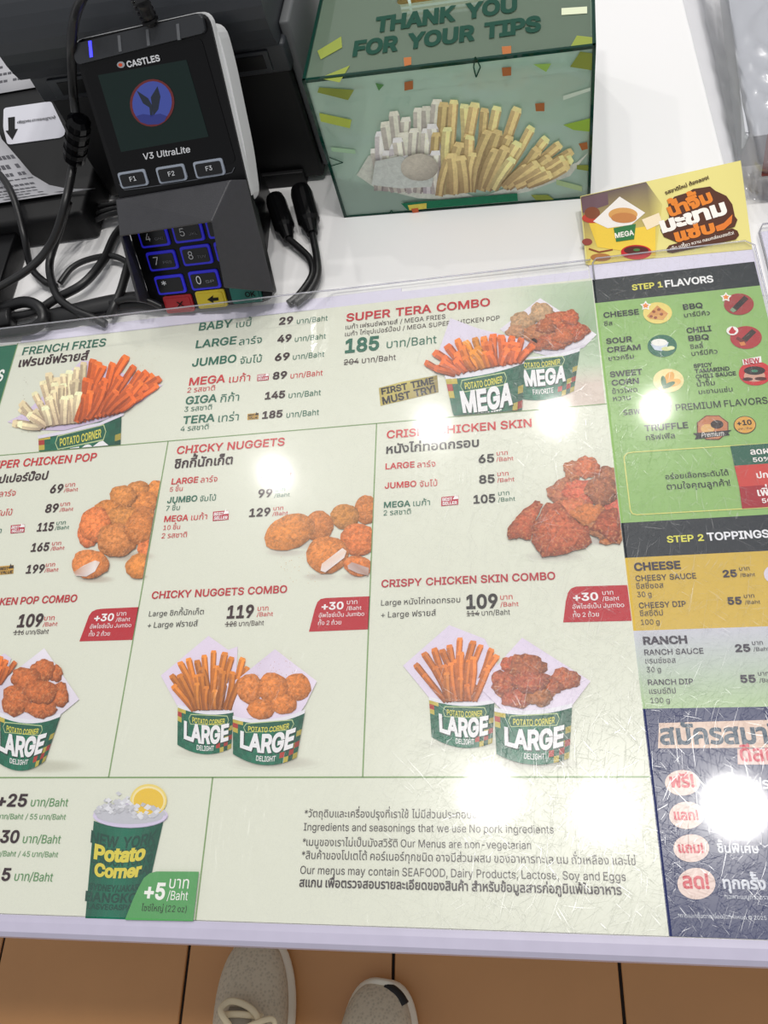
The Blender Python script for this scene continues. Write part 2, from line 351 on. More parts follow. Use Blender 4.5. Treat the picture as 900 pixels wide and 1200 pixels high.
def glyphs():
    """turn every requested string into triangles once; bold type is the same outline struck several times"""
    keys = {(t, b, sh) for p in PENDING for (t, b, sh, *_r) in p.txt}
    try: font = bpy.data.fonts.load(bpy.utils.system_resource('DATAFILES') + '/fonts/Inter.woff2')   # Blender's own interface font
    except Exception: font = None
    def runs(t):      # split into Thai and Latin stretches, keeping count of the spaces between
        out = []; cur = ''; kind = None; gap = 0
        for ch in t:
            if ch == ' ':
                if cur: out.append((cur, kind, gap)); cur = ''; gap = 0
                gap += 1; continue
            k = 0x0E00 <= ord(ch) < 0x0E80
            if cur and k != kind: out.append((cur, kind, gap)); cur = ''; gap = 0
            kind = k; cur += ch
        if cur: out.append((cur, kind, gap))
        return out
    objs = {}
    for q in sorted({(r[0], r[1], sh) for t, b, sh in keys for r in runs(t)} | {(ch, True, sh) for t, b, sh in keys for r in runs(t) if r[1] for ch in r[0]} | {('H', False, 0.0), ('H', True, 0.0)}):
        cu = bpy.data.curves.new('t', 'FONT'); cu.body = q[0]; cu.size = 1; cu.resolution_u = 3; cu.shear = q[2]; cu.fill_mode = 'NONE'; cu.dimensions = '2D'
        if font and not q[1]: cu.font = font
        o = bpy.data.objects.new('t', cu); C.objects.link(o); objs[q] = o
    dg = bpy.context.evaluated_depsgraph_get()
    res = {}
    for k, o in objs.items():           # outlines as closed loops of points
        me = bpy.data.meshes.new_from_object(o.evaluated_get(dg)); co = [(v.co.x, v.co.y) for v in me.vertices]; nx = {}
        for e in me.edges: nx.setdefault(e.vertices[0], []).append(e.vertices[1]); nx.setdefault(e.vertices[1], []).append(e.vertices[0])
        seen = set(); loops = []
        for v0 in range(len(co)):
            if v0 in seen or v0 not in nx: continue
            lp = [v0]; seen.add(v0); cur = v0 + 1 if v0 + 1 in nx[v0] else nx[v0][0]
            while cur not in seen:
                lp.append(cur); seen.add(cur); cand = [q for q in nx[cur] if q not in seen]
                if not cand: break
                cur = cur + 1 if cur + 1 in cand else cand[0]
            pts = []
            for q in lp:
                if not pts or (abs(co[q][0] - pts[-1][0]) + abs(co[q][1] - pts[-1][1])) > 1e-5: pts.append(co[q])
            if len(pts) > 2: loops.append(pts)
        res[k] = loops; bpy.data.meshes.remove(me)
    capL = max(q[1] for l in res[('H', False, 0.0)] for q in l); cap = max(q[1] for l in res[('H', True, 0.0)] for q in l)
    def raised(body, sh):      # lift a Thai tone mark that shares its consonant with an upper vowel
        src = res[(body, True, sh)]; out = []; k = 0
        for i, ch in enumerate(body):
            n = len(res[(ch, True, sh)]); part = src[k:k + n]; k += n
            up = 0x0E48 <= ord(ch) <= 0x0E4C and ((i and ord(body[i - 1]) in (0x0E31, 0x0E34, 0x0E35, 0x0E36, 0x0E37, 0x0E47)) or (i + 1 < len(body) and ord(body[i + 1]) == 0x0E33))
            out += [[(x, y + 0.20) for x, y in l] for l in part] if up else part
        return out if k == len(src) else src
    def fill(loops, b):
        """thicken the outlines by b, then keep every triangle that lies inside by winding number"""
        area = sum(x0 * y1 - x1 * y0 for l in loops for (x0, y0), (x1, y1) in zip(l, l[1:] + l[:1])); sg = 1.0 if area > 0 else -1.0
        L2 = []
        for l in loops:
            n = len(l); o = []
            for i in range(n):
                ax, ay = l[i - 1]; px_, py_ = l[i]; bx, by = l[(i + 1) % n]
                d1 = Vector((px_ - ax, py_ - ay)); d2 = Vector((bx - px_, by - py_))
                if d1.length < 1e-9 or d2.length < 1e-9: o.append((px_, py_)); continue
                n1 = Vector((d1.y, -d1.x)).normalized(); n2 = Vector((d2.y, -d2.x)).normalized(); m = n1 + n2
                m = m.normalized() if m.length > 1e-3 else n1
                q = b * sg / max(0.6, m.dot(n1)); o.append((px_ + m.x * q, py_ + m.y * q))
            L2.append(o)
        V = [Vector(q) for l in L2 for q in l]; E = []; k = 0
        for l in L2: E += [(k + i, k + (i + 1) % len(l)) for i in range(len(l))]; k += len(l)
        ov, oe, of = delaunay_2d_cdt(V, E, [], 0, 1e-6)[:3]
        if not of: return [], []
        P_ = np.array([(v.x, v.y) for v in ov]); T = np.array([f[:3] for f in of]); c = P_[T].mean(axis=1)
        A_ = np.array([q for l in L2 for q in l]); B_ = np.array([q for l in L2 for q in l[1:] + l[:1]])
        up = (A_[None, :, 1] <= c[:, None, 1]) & (B_[None, :, 1] > c[:, None, 1]); dn = (A_[None, :, 1] > c[:, None, 1]) & (B_[None, :, 1] <= c[:, None, 1])
        side = (B_[None, :, 0] - A_[None, :, 0]) * (c[:, None, 1] - A_[None, :, 1]) - (c[:, None, 0] - A_[None, :, 0]) * (B_[None, :, 1] - A_[None, :, 1])
        wn = (up & (side > 0)).sum(1) - (dn & (side < 0)).sum(1)
        keep = T[(wn * sg) > 0]; p0, p1, p2 = P_[keep[:, 0]], P_[keep[:, 1]], P_[keep[:, 2]]
        flip = ((p1[:, 0] - p0[:, 0]) * (p2[:, 1] - p0[:, 1]) - (p1[:, 1] - p0[:, 1]) * (p2[:, 0] - p0[:, 0])) < 0
        keep[flip] = keep[flip][:, ::-1]
        return [tuple(q) for q in P_.tolist()], [tuple(f) for f in keep.tolist()]
    for key in keys:
        t, b, sh = key; b *= 1.15; vs, fs = [], []; x = 0.0
        for body, kind, gap in runs(t):
            k = 1.0 if kind else cap / capL
            lp = [[(q[0] * k, q[1] * k) for q in l] for l in (raised(body, sh) if kind else res[(body, kind, sh)])]
            if not lp: continue
            v_, f_ = fill(lp, b)
            if not v_: continue
            x += 0.28 * gap + (0.07 if vs else 0.0); lo = min(q[0] for q in v_); n = len(vs)
            vs += [(q[0] - lo + x, q[1], 0.0) for q in v_]; fs += [tuple(i + n for i in f) for f in f_]; x += max(q[0] for q in v_) - lo
        xs = [v[0] for v in vs] or [0, 1]; ys = [v[1] for v in vs] or [0, 1]
        GL[key] = (vs, fs, max(xs) - min(xs), min(xs), cap + b, min(ys), max(ys))
    for o in objs.values():
        cu = o.data; bpy.data.objects.remove(o); bpy.data.curves.remove(cu)

# ------------------------------------------------------------------ solid helpers
def box_bm(bm, lo, hi, T=None):
    vs = [bm.verts.new((x, y, z)) for x in (lo[0], hi[0]) for y in (lo[1], hi[1]) for z in (lo[2], hi[2])]
    for f in ((0, 1, 3, 2), (4, 6, 7, 5), (0, 4, 5, 1), (2, 3, 7, 6), (0, 2, 6, 4), (1, 5, 7, 3)): bm.faces.new([vs[i] for i in f])
    if T: bmesh.ops.transform(bm, matrix=T, verts=vs)
    return vs
def box(name, lo, hi, m, parent=None, bevel=0.0, T=None, **kw):
    bm = bmesh.new(); box_bm(bm, lo, hi)
    if bevel: bmesh.ops.bevel(bm, geom=bm.edges[:] , offset=bevel, segments=3, affect='EDGES', profile=0.5)
    if T: bmesh.ops.transform(bm, matrix=T, verts=bm.verts[:])
    return link(name, from_bm(name, bm, bool(bevel)), M[m] if isinstance(m, str) else m, parent, **kw)
def rounded(pts, r, n=5):
    """round the corners of a 2-D polygon"""
    out = []; N = len(pts)
    for i in range(N):
        p0, p, p1 = Vector(pts[i - 1]), Vector(pts[i]), Vector(pts[(i + 1) % N])
        a = (p0 - p); b = (p1 - p); rr = min(r, a.length * 0.45, b.length * 0.45); a = p + a.normalized() * rr; b = p + b.normalized() * rr
        for j in range(n + 1):
            t = j / n; out.append(tuple(a * (1 - t) ** 2 + p * 2 * t * (1 - t) + b * t * t))
    return out
def prism(name, pl, pts, h0, h1, m, parent=None, bevel=0.0, r=0.0, h1f=None, smooth=False, **kw):
    """extrude a polygon (plane units) of plane pl from height h0 to h1 along its normal; h1f(a,b) may vary the top"""
    if r: pts = rounded(pts, r)
    bm = bmesh.new()
    lo = [bm.verts.new(pl.w(a, b, h0)) for a, b in pts]; hi = [bm.verts.new(pl.w(a, b, h1f(a, b) if h1f else h1)) for a, b in pts]
    N = len(pts); top = bm.faces.new(hi); bm.faces.new(lo[::-1])
    for i in range(N): bm.faces.new((lo[i], lo[(i + 1) % N], hi[(i + 1) % N], hi[i]))
    if bevel: bmesh.ops.bevel(bm, geom=list(top.edges), offset=bevel, segments=2, affect='EDGES', profile=0.5)
    return link(name, from_bm(name, bm, smooth), M[m] if isinstance(m, str) else m, parent, **kw)
def spline(pts, n=8):
    P = [Vector(p) for p in pts]; out = []
    for i in range(len(P) - 1):
        p0, p1, p2, p3 = P[max(i - 1, 0)], P[i], P[i + 1], P[min(i + 2, len(P) - 1)]
        for j in range(n):
            t = j / n
            out.append(0.5 * ((2 * p1) + (p2 - p0) * t + (2 * p0 - 5 * p1 + 4 * p2 - p3) * t * t + (3 * p1 - p0 - 3 * p2 + p3) * t ** 3))
    out.append(P[-1]); return out
def tube_bm(bm, path, r, seg=10, flat=1.0):
    rings = []; up = Vector((0, 0, 1))
    for i, p in enumerate(path):
        d = (path[min(i + 1, len(path) - 1)] - path[max(i - 1, 0)]).normalized()
        s = d.cross(up); s = s.normalized() if s.length > 1e-3 else Vector((1, 0, 0)); u = s.cross(d)
        rr = r(i / (len(path) - 1)) if callable(r) else r
        rings.append([bm.verts.new(p + s * math.cos(t) * rr + u * math.sin(t) * rr * flat) for t in [k * 2 * math.pi / seg for k in range(seg)]])
    for a, b in zip(rings, rings[1:]):
        for k in range(seg): bm.faces.new((a[k], a[(k + 1) % seg], b[(k + 1) % seg], b[k]))
    bm.faces.new(rings[0][::-1]); bm.faces.new(rings[-1])
def tube(name, pts, r, m, parent=None, seg=10, n=8, flat=1.0, **kw):
    bm = bmesh.new(); tube_bm(bm, spline(pts, n), r, seg, flat)
    return link(name, from_bm(name, bm, True), M[m] if isinstance(m, str) else m, parent, **kw)

# ------------------------------------------------------------------ the setting
fl = box('floor', (-1.4, -1.2, FLOOR_Z - 0.05), (1.0, 1.6, FLOOR_Z - 0.004), 'grout'); fl['kind'] = 'structure'
TS, GX, GY = 0.3003, -0.2304, -0.215
tb = bmesh.new(); box_bm(tb, (-TS / 2 + 0.0022, -TS / 2 + 0.0022, -0.012), (TS / 2 - 0.0022, TS / 2 - 0.0022, 0))
bmesh.ops.bevel(tb, geom=[e for e in tb.edges if all(v.co.z == 0 for v in e.verts)], offset=0.0012, segments=1, affect='EDGES')
tme = from_bm('tile', tb); tme.materials.append(M['tile'])
for i in range(-4, 4):
    for j in range(-3, 2):
        o = bpy.data.objects.new('tile', tme); C.objects.link(o); o.parent = fl
        o.location = (GX + TS * (i + 0.5), GY + TS * (j + 0.5), FLOOR_Z + rnd.uniform(-0.0006, 0.0004))
ct = empty('service_counter', (0, 0.3, FLOOR_Z))
tag(ct, 'white laminate service counter carrying the menu, card reader and tip box', 'counter')
box('countertop', (-1.1, -0.004, -0.035), (0.9, 1.1, 0.0), 'white_top', ct)
bm = bmesh.new(); path = []
prof = [(-0.004, -0.035), (-0.004, 0.0016), (-0.0075, 0.0022), (-0.0125, 0.0016), (-0.0150, -0.001), (-0.0158, -0.005), (-0.0158, -0.035)]
for x in (-1.1, 0.9): path.append([bm.verts.new((x, y, z)) for y, z in prof])
for i in range(len(prof)): bm.faces.new((path[0][i], path[0][(i + 1) % len(prof)], path[1][(i + 1) % len(prof)], path[1][i]))
bm.faces.new(path[0]); bm.faces.new(path[1][::-1])
link('edge_trim', from_bm('edge_trim', bm), M['trim'], ct, label='lavender grey plastic edging along the front')
box('cabinet', (-1.1, 0.13, FLOOR_Z), (0.9, 1.08, -0.035), 'cabinet', ct)

# ------------------------------------------------------------------ colours of the menu's inks
GRN, RED, DRK, BLK = (34, 104, 82), (204, 44, 48), (52, 24, 28), (46, 40, 40)
CREAM = (225, 227, 211)
def A(x, y): return COUNTER.ab(x, y)
XR = 0.5 * (A(694.7, 328)[0] + A(783, 1098)[0])          # right edge of the big sheet
YT = A(360, 364)[1]                                        # its top
XG = A(21.7, 401)[0]                                       # left green column
YD1 = 0.5 * (A(0, 534)[1] + A(709, 473.6)[1]); YD2 = A(300, 911)[1]; YB = -0.0035
X1 = 0.5 * (A(197.5, 514)[0] + A(128, 911)[0]); X2 = 0.5 * (A(442, 497)[0] + A(424.5, 909)[0]); X3 = A(240, 990)[0]
XL = XG - 0.115
def quad(x0, y0, x1, y1): return [(x0, y0), (x1, y0), (x1, y1), (x0, y1)]
bk = prism('backing_sheet', COUNTER, [(XG + 0.002, YT - 0.03), (XR - 0.002, YT - 0.03), (XR - 0.002, YT + 0.0085), (A(470, 352)[0], YT + 0.0085), (A(470, 352)[0], YT + 0.012), (XG + 0.002, YT + 0.010)], -0.0008, -0.0003, 'backing')
tag(bk, 'white backing paper peeking out above the top of the big menu sheet', 'paper')
ms = prism('menu_sheet', COUNTER, quad(XL, YB, XR, YT), -0.0002, 0.0001, 'paper')
tag(ms, 'large cream printed menu sheet with fries, chicken and nugget prices', 'menu')
def section(name, parent, q, col, label=None):
    p = Print(name, parent, lay=1); p.poly(q, col, ab=True); o = p.finish(); PENDING.remove(p)
    if label: o['label'] = label
    return o
def letters(par): return Print('lettering', par, lay=3)
def picture(par, m='ink', name='food_picture', lay=5): return Print(name, par, material=m, lay=lay)
def baht(p, x, y, x1, col, h=6.0): p.text('บาท/Baht', x, y, x1, col, k=1.12)
def stack(p, a, b, col):
    p.text('บาท', a[0], a[1] - 0.4, a[2], col, k=0.95); p.text('/Baht', b[0], b[1] + 0.3, b[2], col, k=0.86)
def best(p, x0, y0, x1, y1, word='SELLER'):
    p = Print('badge', p.parent, lay=3)
    c = (188, 32, 62) if word == 'SELLER' else (206, 160, 66); t = (250, 245, 245) if word == 'SELLER' else (50, 34, 24)
    s = -0.09 * (x1 - x0)
    p.poly([(x0, y1), (x1, y1 + s), (x1 + 0.4, y0 + s), (x0 + 0.4, y0)], c, 1)
    hh = (y1 - y0) * 0.33; xm = x0 + (x1 - x0) * 0.08
    p.text('BEST', xm, y0 + hh * 1.35, x0 + (x1 - x0) * 0.66, t, h=hh, b=0.03, dl=3); p.text(word, xm, y1 - hh * 0.35, x1 - (x1 - x0) * 0.06, t, h=hh, b=0.03, dl=3)
    xa, ya = x0 + (x1 - x0) * 0.86, y0 + s + hh * 0.4
    p.poly([(xa - hh, ya + hh * 0.9), (xa + hh * 0.9, ya + hh * 0.7), (xa + hh * 0.8, ya - hh * 0.3), (xa, ya - hh * 0.2), (xa - hh * 0.1, ya - hh), (xa - hh * 0.5, ya)], t, 2.5)
def upsize(p, pts, a, bb, c, d, e):
    p = Print('upsize_badge', p.parent, lay=3)
    p.poly(pts, (188, 30, 44), 0)
    W = (246, 240, 240)
    p.text('+30', a[0], a[1], a[2], W, h=a[3], b=0.03); stack(p, bb, c, W)
    p.text('อัพไซซ์เป็น Jumbo', d[0], d[1], d[2], W); p.text('ทั้ง 2 ถ้วย', e[0], e[1], e[2], W)
ORG = lambda t: (232, 122, 50)

# ---- french fries, prices
s1 = section('menu_section', ms, quad(XG, YD1, X2 - 0.012, YT), CREAM)
p = letters(s1)
p.text('FRENCH FRIES', 26, 416.5, 123.5, GRN, h=8.6, b=0.012)
p.text('เฟรนช์ฟรายส์', 21.5, 430.5, 103, DRK, b=0.018, k=1.05)
rows = [('BABY', 233, 387.8, 272, 'เบบี้', 276.7, 384.4, 294.4, '29', 327, 381, 343.3, 347.8, 380, 384, GRN),
        ('LARGE', 229.3, 408.4, 276.7, 'ลาร์จ', 280, 405, 306.7, '49', 325, 401.8, 341.5, 345.5, 401, 381.8, GRN),
        ('JUMBO', 225, 430, 276.7, 'จัมโบ้', 281, 427, 306.7, '69', 322, 423.3, 339.3, 343.3, 422, 380, GRN),
        ('MEGA', 221.5, 452.2, 263.8, 'เมก้า', 268.4, 449, 293, '89', 319.5, 445, 336.2, 340.4, 444, 378.2, RED),
        ('GIGA', 217.3, 474.4, 254, 'กิก้า', 258.2, 472, 280, '145', 310.4, 468.4, 334, 338.2, 467, 376, GRN),
        ('TERA', 214, 497.3, 251.6, 'เทร่า', 255.6, 495, 279.6, '185', 307.3, 491, 331, 335.6, 490, 373.8, GRN)]
for (n, a, b, c, th, d, e, f, pr, g, h, i, j, k, l, col) in rows:
    p.text(n, a, b, c, col, h=8.8, b=0.02); p.text(th, d, e, f, col); p.text(pr, g, h, i, DRK, h=8.2, b=0.035); baht(p, j, k, l, col)
p.text('2 รสชาติ', 219.5, 460.7, 251.8, RED); p.text('3 รสชาติ', 216, 483, 248.2, GRN); p.text('4 รสชาติ', 211.6, 506, 244.4, GRN)
best(p, 301.5, 439.5, 315, 447); best(p, 290, 485.5, 303, 492.5, 'VALUE')
p = picture(s1)
p.poly([(9, 495), (30, 484), (96, 423), (108, 424), (150, 440), (190, 452), (194.5, 448.7), (168, 470), (145, 484), (118, 494), (75, 505), (48, 504.5)], [(222, 206, 232)] * 8 + [(206, 190, 218)] * 4)
cutA = lambda x: A_line(x)
def A_line(x):  # pixel row of the divider under the fries
    return 534 + (473.6 - 534) * x / 709.0 - 0.4
p.cup((45.5, 511), (143, 486), (141, 545), (47, 557), 3, 4, 'GIGA', '', (0.2, 0.86, 0.92, 0.42), (0.26, 0.76, 0.33, 0.16), None, dl=1, cut=A_line, rim=False)
p.poly([(45, 511.5), (75, 506), (118, 496), (146, 484), (146, 487.5), (118, 499.5), (76, 509.5), (46, 515)], (228, 222, 236), 4)
p = picture(s1, 'fryink', lay=7)
tipsW = [(19, 497), (27, 481), (27, 475), (42, 463), (52, 451), (58, 439), (68, 446), (75, 441), (82, 437), (91, 433), (99, 428)]
p.fan(tipsW, (46, 502), (92, 497), 7.5, lambda t: (240, 220, 178), rows=3)
tipsO = [(110, 426), (116, 429), (122, 432), (134, 427), (148, 420), (157, 432), (164, 439), (172, 439), (179, 442), (187, 445), (183, 454)]
p.fan(tipsO, (90, 497), (144, 482), 7.5, lambda t: (240, 112, 42), rows=3, dl=3)
p.specks(30, 445, 100, 500, 60, (120, 84, 50), 0.45, 20); p.specks(150, 405, 190, 430, 25, (200, 180, 150), 0.4, 1); p.specks(15, 480, 60, 520, 25, (196, 176, 140), 0.4, 1)

# ---- super tera combo
s2 = section('menu_section', ms, quad(X2 - 0.012, YD1, XR, YT), CREAM)
p = letters(s2)
p.text('SUPER TERA COMBO', 405.7, 377.3, 574.6, (196, 40, 52), h=9.0, b=0.022)
p.text('เมก้า เฟรนช์ฟรายส์ / MEGA FRIES', 405, 386.4, 522, DRK, k=1.1)
p.text('เมก้า ไก่ซุปเปอร์ป๊อป / MEGA SUPER CHICKEN POP', 404.5, 394.6, 585.7, DRK, k=1.1)
p.text('185', 404.3, 413.8, 444.3, GRN, h=15.8, b=0.035); p.text('บาท/Baht', 453.2, 408.5, 511.7, GRN, k=1.1)
p.text('204 บาท/Baht', 403.2, 428.2, 463.9, DRK, k=1.1); p.line((403, 425.6), (418.5, 424), 0.0006, DRK, 3)
q = p; p = Print('badge', s2, lay=3)
p.poly([(446, 476), (514, 460), (512.5, 440), (470, 448), (444, 455)][::-1], [(176, 160, 84), (206, 192, 104), (150, 134, 66), (140, 122, 62), (196, 178, 92)], 0)
p.text('FIRST TIME', 447.5, 463, 509, (30, 24, 20), h=7.6, b=0.035, y1=449.8); p.text('MUST TRY!', 448.8, 474.2, 511.5, (30, 24, 20), h=8.4, b=0.035, y1=459.5)
p = picture(s2, lay=2)
nx, ny = 12, 12; x0p, x1p = 545.0, 0
TLp = (560, 341.5); TRp = (693.5, 329); BRp = (709, 473); BLp = (560, 486)
def bgc(u, v):
    c1, c2, c3 = Vector((206, 218, 196)), Vector((150, 178, 140)), Vector((214, 198, 186))
    c = c1.lerp(c2, max(0, min(1, (u - 0.3) * 1.5)) * max(0, 1 - abs(v - 0.35) * 1.9))
    if v > 0.70: c = c.lerp(c3, min(1, (v - 0.70) * 9))
    return Vector(CREAM).lerp(c, min(1, max(0, u - 0.1) * 1.9 if v < .72 else max(0, u - 0.35) * 3))
pts = []; cols = []; fs = []
for j in range(ny + 1):
    for i in range(nx + 1):
        u, v = i / nx, j / ny
        x = (TLp[0] * (1 - u) + TRp[0] * u) * (1 - v) + (BLp[0] * (1 - u) + BRp[0] * u) * v; y = (TLp[1] * (1 - u) + TRp[1] * u) * (1 - v) + (BLp[1] * (1 - u) + BRp[1] * u) * v
        pts.append(p.P((x, y), 2)); cols.append(lin(bgc(u, v)))
        if i < nx and j < ny: k = j * (nx + 1) + i; fs.append((k, k + nx + 1, k + nx + 2, k + 1))
p.raw(pts, fs, cols)
p = picture(s2)
p.poly([(585.6, 386.5), (633, 350), (699.3, 392.6), (684, 408), (647, 419), (627, 414)][::-1], [(226, 220, 232), (214, 208, 222), (206, 198, 212), (238, 234, 240), (240, 234, 244), (230, 224, 236)], 0)
p.cup((592, 421), (679.5, 411), (672.5, 459), (606, 467), 5, 6, 'MEGA', 'FAVORITE', (0.20, 0.84, 0.64, 0.26), (0.2, 0.74, 0.2, 0.08), (0.3, 0.64, 0.86, 0.74), dl=1)
p.poly([(514, 414), (528, 374), (560, 386), (600, 396), (616, 402), (614, 425), (560, 441), (522, 444)][::-1], [(226, 218, 236)] * 8, 5)
p.cup((522, 443.5), (614.5, 425), (611.5, 497), (535.5, 508), 4, 5, 'MEGA', 'FAVORITE', (0.15, 0.86, 0.62, 0.26), (0.23, 0.72, 0.23, 0.12), (0.35, 0.70, 0.78, 0.66), dl=6, cut=A_line)
p = picture(s2, 'crisp', lay=9)
for a in [(612, 378, 15, 11, (196, 158, 120)), (635, 368, 15, 12, (200, 164, 126)), (604, 390, 11, 8, (190, 140, 104)), (630, 392, 17, 11, (182, 116, 74)), (655, 380, 20, 14, (196, 98, 52)), (672, 390, 18, 12, (190, 88, 46)), (650, 402, 19, 10, (186, 92, 50)), (640, 384, 12, 9, (176, 96, 56)), (668, 374, 11, 9, (200, 96, 50)), (632, 405, 12, 7, (176, 88, 48)), (660, 396, 13, 9, (198, 104, 56))]:
    p.blob(*a, rough=0.16); p.lay += 0.7
p = picture(s2, 'fryink', lay=12)
p.fan([(500, 427), (511, 415), (526, 409), (537, 402), (547, 405), (557, 399), (567, 398), (578, 397), (588, 397), (600, 398), (611, 400), (626, 402)], (530, 441), (612, 426), 7.5, lambda t: (236, 112 + 40 * math.exp(-((t - 0.42) / 0.12) ** 2), 44), rows=3)

# ---- super chicken pop
s3 = section('menu_section', ms, quad(XL, YD2, X1, YD1), CREAM)
p = letters(s3)
p.text('SUPER CHICKEN POP', -17, 550.6, 112.7, RED, h=8.8, b=0.018); p.text('ไก่ซุปเปอร์ป๊อป', -22, 568, 55.5, DRK, b=0.02)
p.text('LARGE ลาร์จ', -34, 585, 18, RED); p.text('JUMBO จัมโบ้', -38, 607.5, 14, RED); p.text('MEGA เมก้า', -42, 628, 1.5, GRN)
for (n, a, b, c, q, r, col) in [('69', 58.4, 578.2, 73.3, (76.7, 571.5, 87.8), (75, 576.7, 91.3), RED), ('89', 52.7, 601, 67.8, (71, 594, 82), (70, 599.5, 85.8), RED), ('115', 43.3, 623, 62.2, (66.2, 616, 77), (64.4, 621, 81), GRN),
                                ('165', 36.2, 646.7, 57, (61, 640, 71.5), (59.5, 645, 75.5), RED), ('199', 30.4, 672.2, 51.5, (53.8, 665, 64.4), (52.2, 670.5, 68.4), RED)]:
    p.text(n, a, b, c, DRK, h=9.6, b=0.03); stack(p, q, r, col)
best(p, 12.7, 616, 29, 625.5); best(p, -1, 664, 16, 674, 'VALUE')
p.text('SUPER CHICKEN POP COMBO', -66, 712.5, 90, (190, 36, 46), h=8.2, b=0.02)
p.text('109', 20, 735, 49.3, DRK, h=14.5, b=0.035); stack(p, (51.8, 727.8, 63.8), (50.4, 734, 67.3), RED)
p.text('116 บาท/Baht', 16.7, 744.4, 57, DRK, k=1.1); p.line((16, 741.5), (28, 740.8), 0.0005, DRK, 3)
upsize(p, [(93.3, 751.8), (104.4, 722), (108, 717), (113, 714.6), (120, 713.6), (163, 711.6), (155.6, 750)], (110.4, 728.4, 133.3, 8.4), (137, 722.5, 148), (136, 728.5, 152.7), (105.6, 737, 154), (104.4, 746, 129))
div1 = lambda x, y: (min(x, 197.5 + (128 - 197.5) * (y - 514) / 397.0 - 0.5), y)
p = picture(s3, 'crisp', lay=6)
p2 = picture(s3, lay=4)
for a in [(150, 652, 34, 7), (112, 679, 24, 5), (165, 676, 9, 3)]: p2 = picture(s3, name='food_shadow', lay=4); p2.shade(*a, (196, 186, 170))
CK = (236, 142, 72)
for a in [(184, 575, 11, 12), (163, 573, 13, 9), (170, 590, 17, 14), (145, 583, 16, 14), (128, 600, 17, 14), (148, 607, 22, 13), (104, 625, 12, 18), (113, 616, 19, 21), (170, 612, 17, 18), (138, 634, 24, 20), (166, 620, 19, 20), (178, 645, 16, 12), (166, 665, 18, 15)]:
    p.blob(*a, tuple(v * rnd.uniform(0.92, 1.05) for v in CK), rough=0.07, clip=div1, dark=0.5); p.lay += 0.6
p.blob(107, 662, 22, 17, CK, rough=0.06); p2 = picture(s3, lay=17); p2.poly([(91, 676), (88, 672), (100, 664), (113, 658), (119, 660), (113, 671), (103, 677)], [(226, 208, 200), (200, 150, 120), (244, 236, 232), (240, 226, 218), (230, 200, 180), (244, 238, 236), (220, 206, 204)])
p2 = picture(s3, lay=5)
p2.shade(52, 898, 50, 9, (198, 198, 180))
p2.poly([(-12, 800), (-4, 772), (6, 766), (14, 772), (4, 800)], (226, 216, 234), 1)
p2.poly([(-6, 806), (53, 760), (94, 820), (72, 838), (40, 847), (18, 846), (-2, 838)][::-1], [(222, 214, 228), (228, 220, 234), (238, 232, 240), (226, 218, 232), (230, 222, 236), (240, 234, 244), (214, 206, 222)], 4)
p2.cup((-4, 836), (72, 839), (54, 892), (-2, 893), 9, 11, 'LARGE', 'DELIGHT', (0.02, 0.86, 0.70, 0.30), (0.18, 0.70, 0.26, 0.15), (0.26, 0.62, 0.88, 0.78), dl=5)
p3 = picture(s3, 'fryink', lay=8); p3.fan([(-6, 776), (2, 772), (8, 775), (18, 778)], (-14, 806), (2, 802), 5.5, ORG, rows=2)
p = picture(s3, 'crisp', lay=11)
for a in [(66, 790, 9, 10), (52, 786, 14, 13), (32, 797, 18, 15), (72, 815, 10, 15), (20, 822, 17, 18), (50, 832, 19, 10), (50, 812, 20, 14)]:
    p.blob(*a, (206, 112, 56), rough=0.13, dark=0.55); p.lay += 0.6

# ---- chicky nuggets
s4 = section('menu_section', ms, quad(X1, YD2, X2, YD1), CREAM)
p = letters(s4)
p.text('CHICKY NUGGETS', 207, 532.5, 333.5, RED, h=8.8, b=0.018); p.text('ชิกกี้นักเก็ต', 204, 549.3, 272.5, DRK, b=0.02, k=1.05)
for (n, a, b, c, th, d, e, f, col) in [('LARGE', 201, 568, 232, 'ลาร์จ', 235, 566, 254.6, RED), ('JUMBO', 196, 590, 231, 'จัมโบ้', 234, 588, 253, GRN), ('MEGA', 192.4, 612, 220.6, 'เมก้า', 224, 610, 242.6, RED)]:
    p.text(n, a, b, c, col, h=6.8, b=0.02); p.text(th, d, e, f, col)
p.text('5 ชิ้น', 199, 576.6, 214, RED); p.text('7 ชิ้น', 194.6, 599, 210.6, GRN); p.text('10 ชิ้น', 191.4, 621.5, 211, RED); p.text('2 รสชาติ', 189.4, 631.3, 219, RED)
best(p, 249.5, 600, 268, 611)
for (n, a, b, c, q, r, col) in [('79', 305, 560.5, 321, (325, 553, 337), (323, 559, 342), RED), ('99', 302.4, 583.4, 319, (323, 577, 334.4), (321.6, 583, 339.6), GRN), ('129', 292, 606, 316.6, (320.6, 599, 332), (319.4, 604.5, 337.4), RED)]:
    p.text(n, a, b, c, DRK, h=9.4, b=0.03); stack(p, q, r, col)
p.text('CHICKY NUGGETS COMBO', 177.7, 702, 336.4, (190, 36, 46), h=8.4, b=0.02)
p.text('Large ชิกกี้นักเก็ต', 174.6, 722.8, 238.7, BLK); p.text('+ Large ฟรายส์', 173, 736.2, 231.6, BLK)
p.text('119', 265.8, 724.7, 297, DRK, h=14.6, b=0.035); stack(p, (302, 716.5, 314.6), (301, 722.5, 320), RED)
p.text('128 บาท/Baht', 264.9, 734.6, 309.3, DRK, k=1.1); p.line((264, 732), (277, 731.3), 0.0005, DRK, 3)
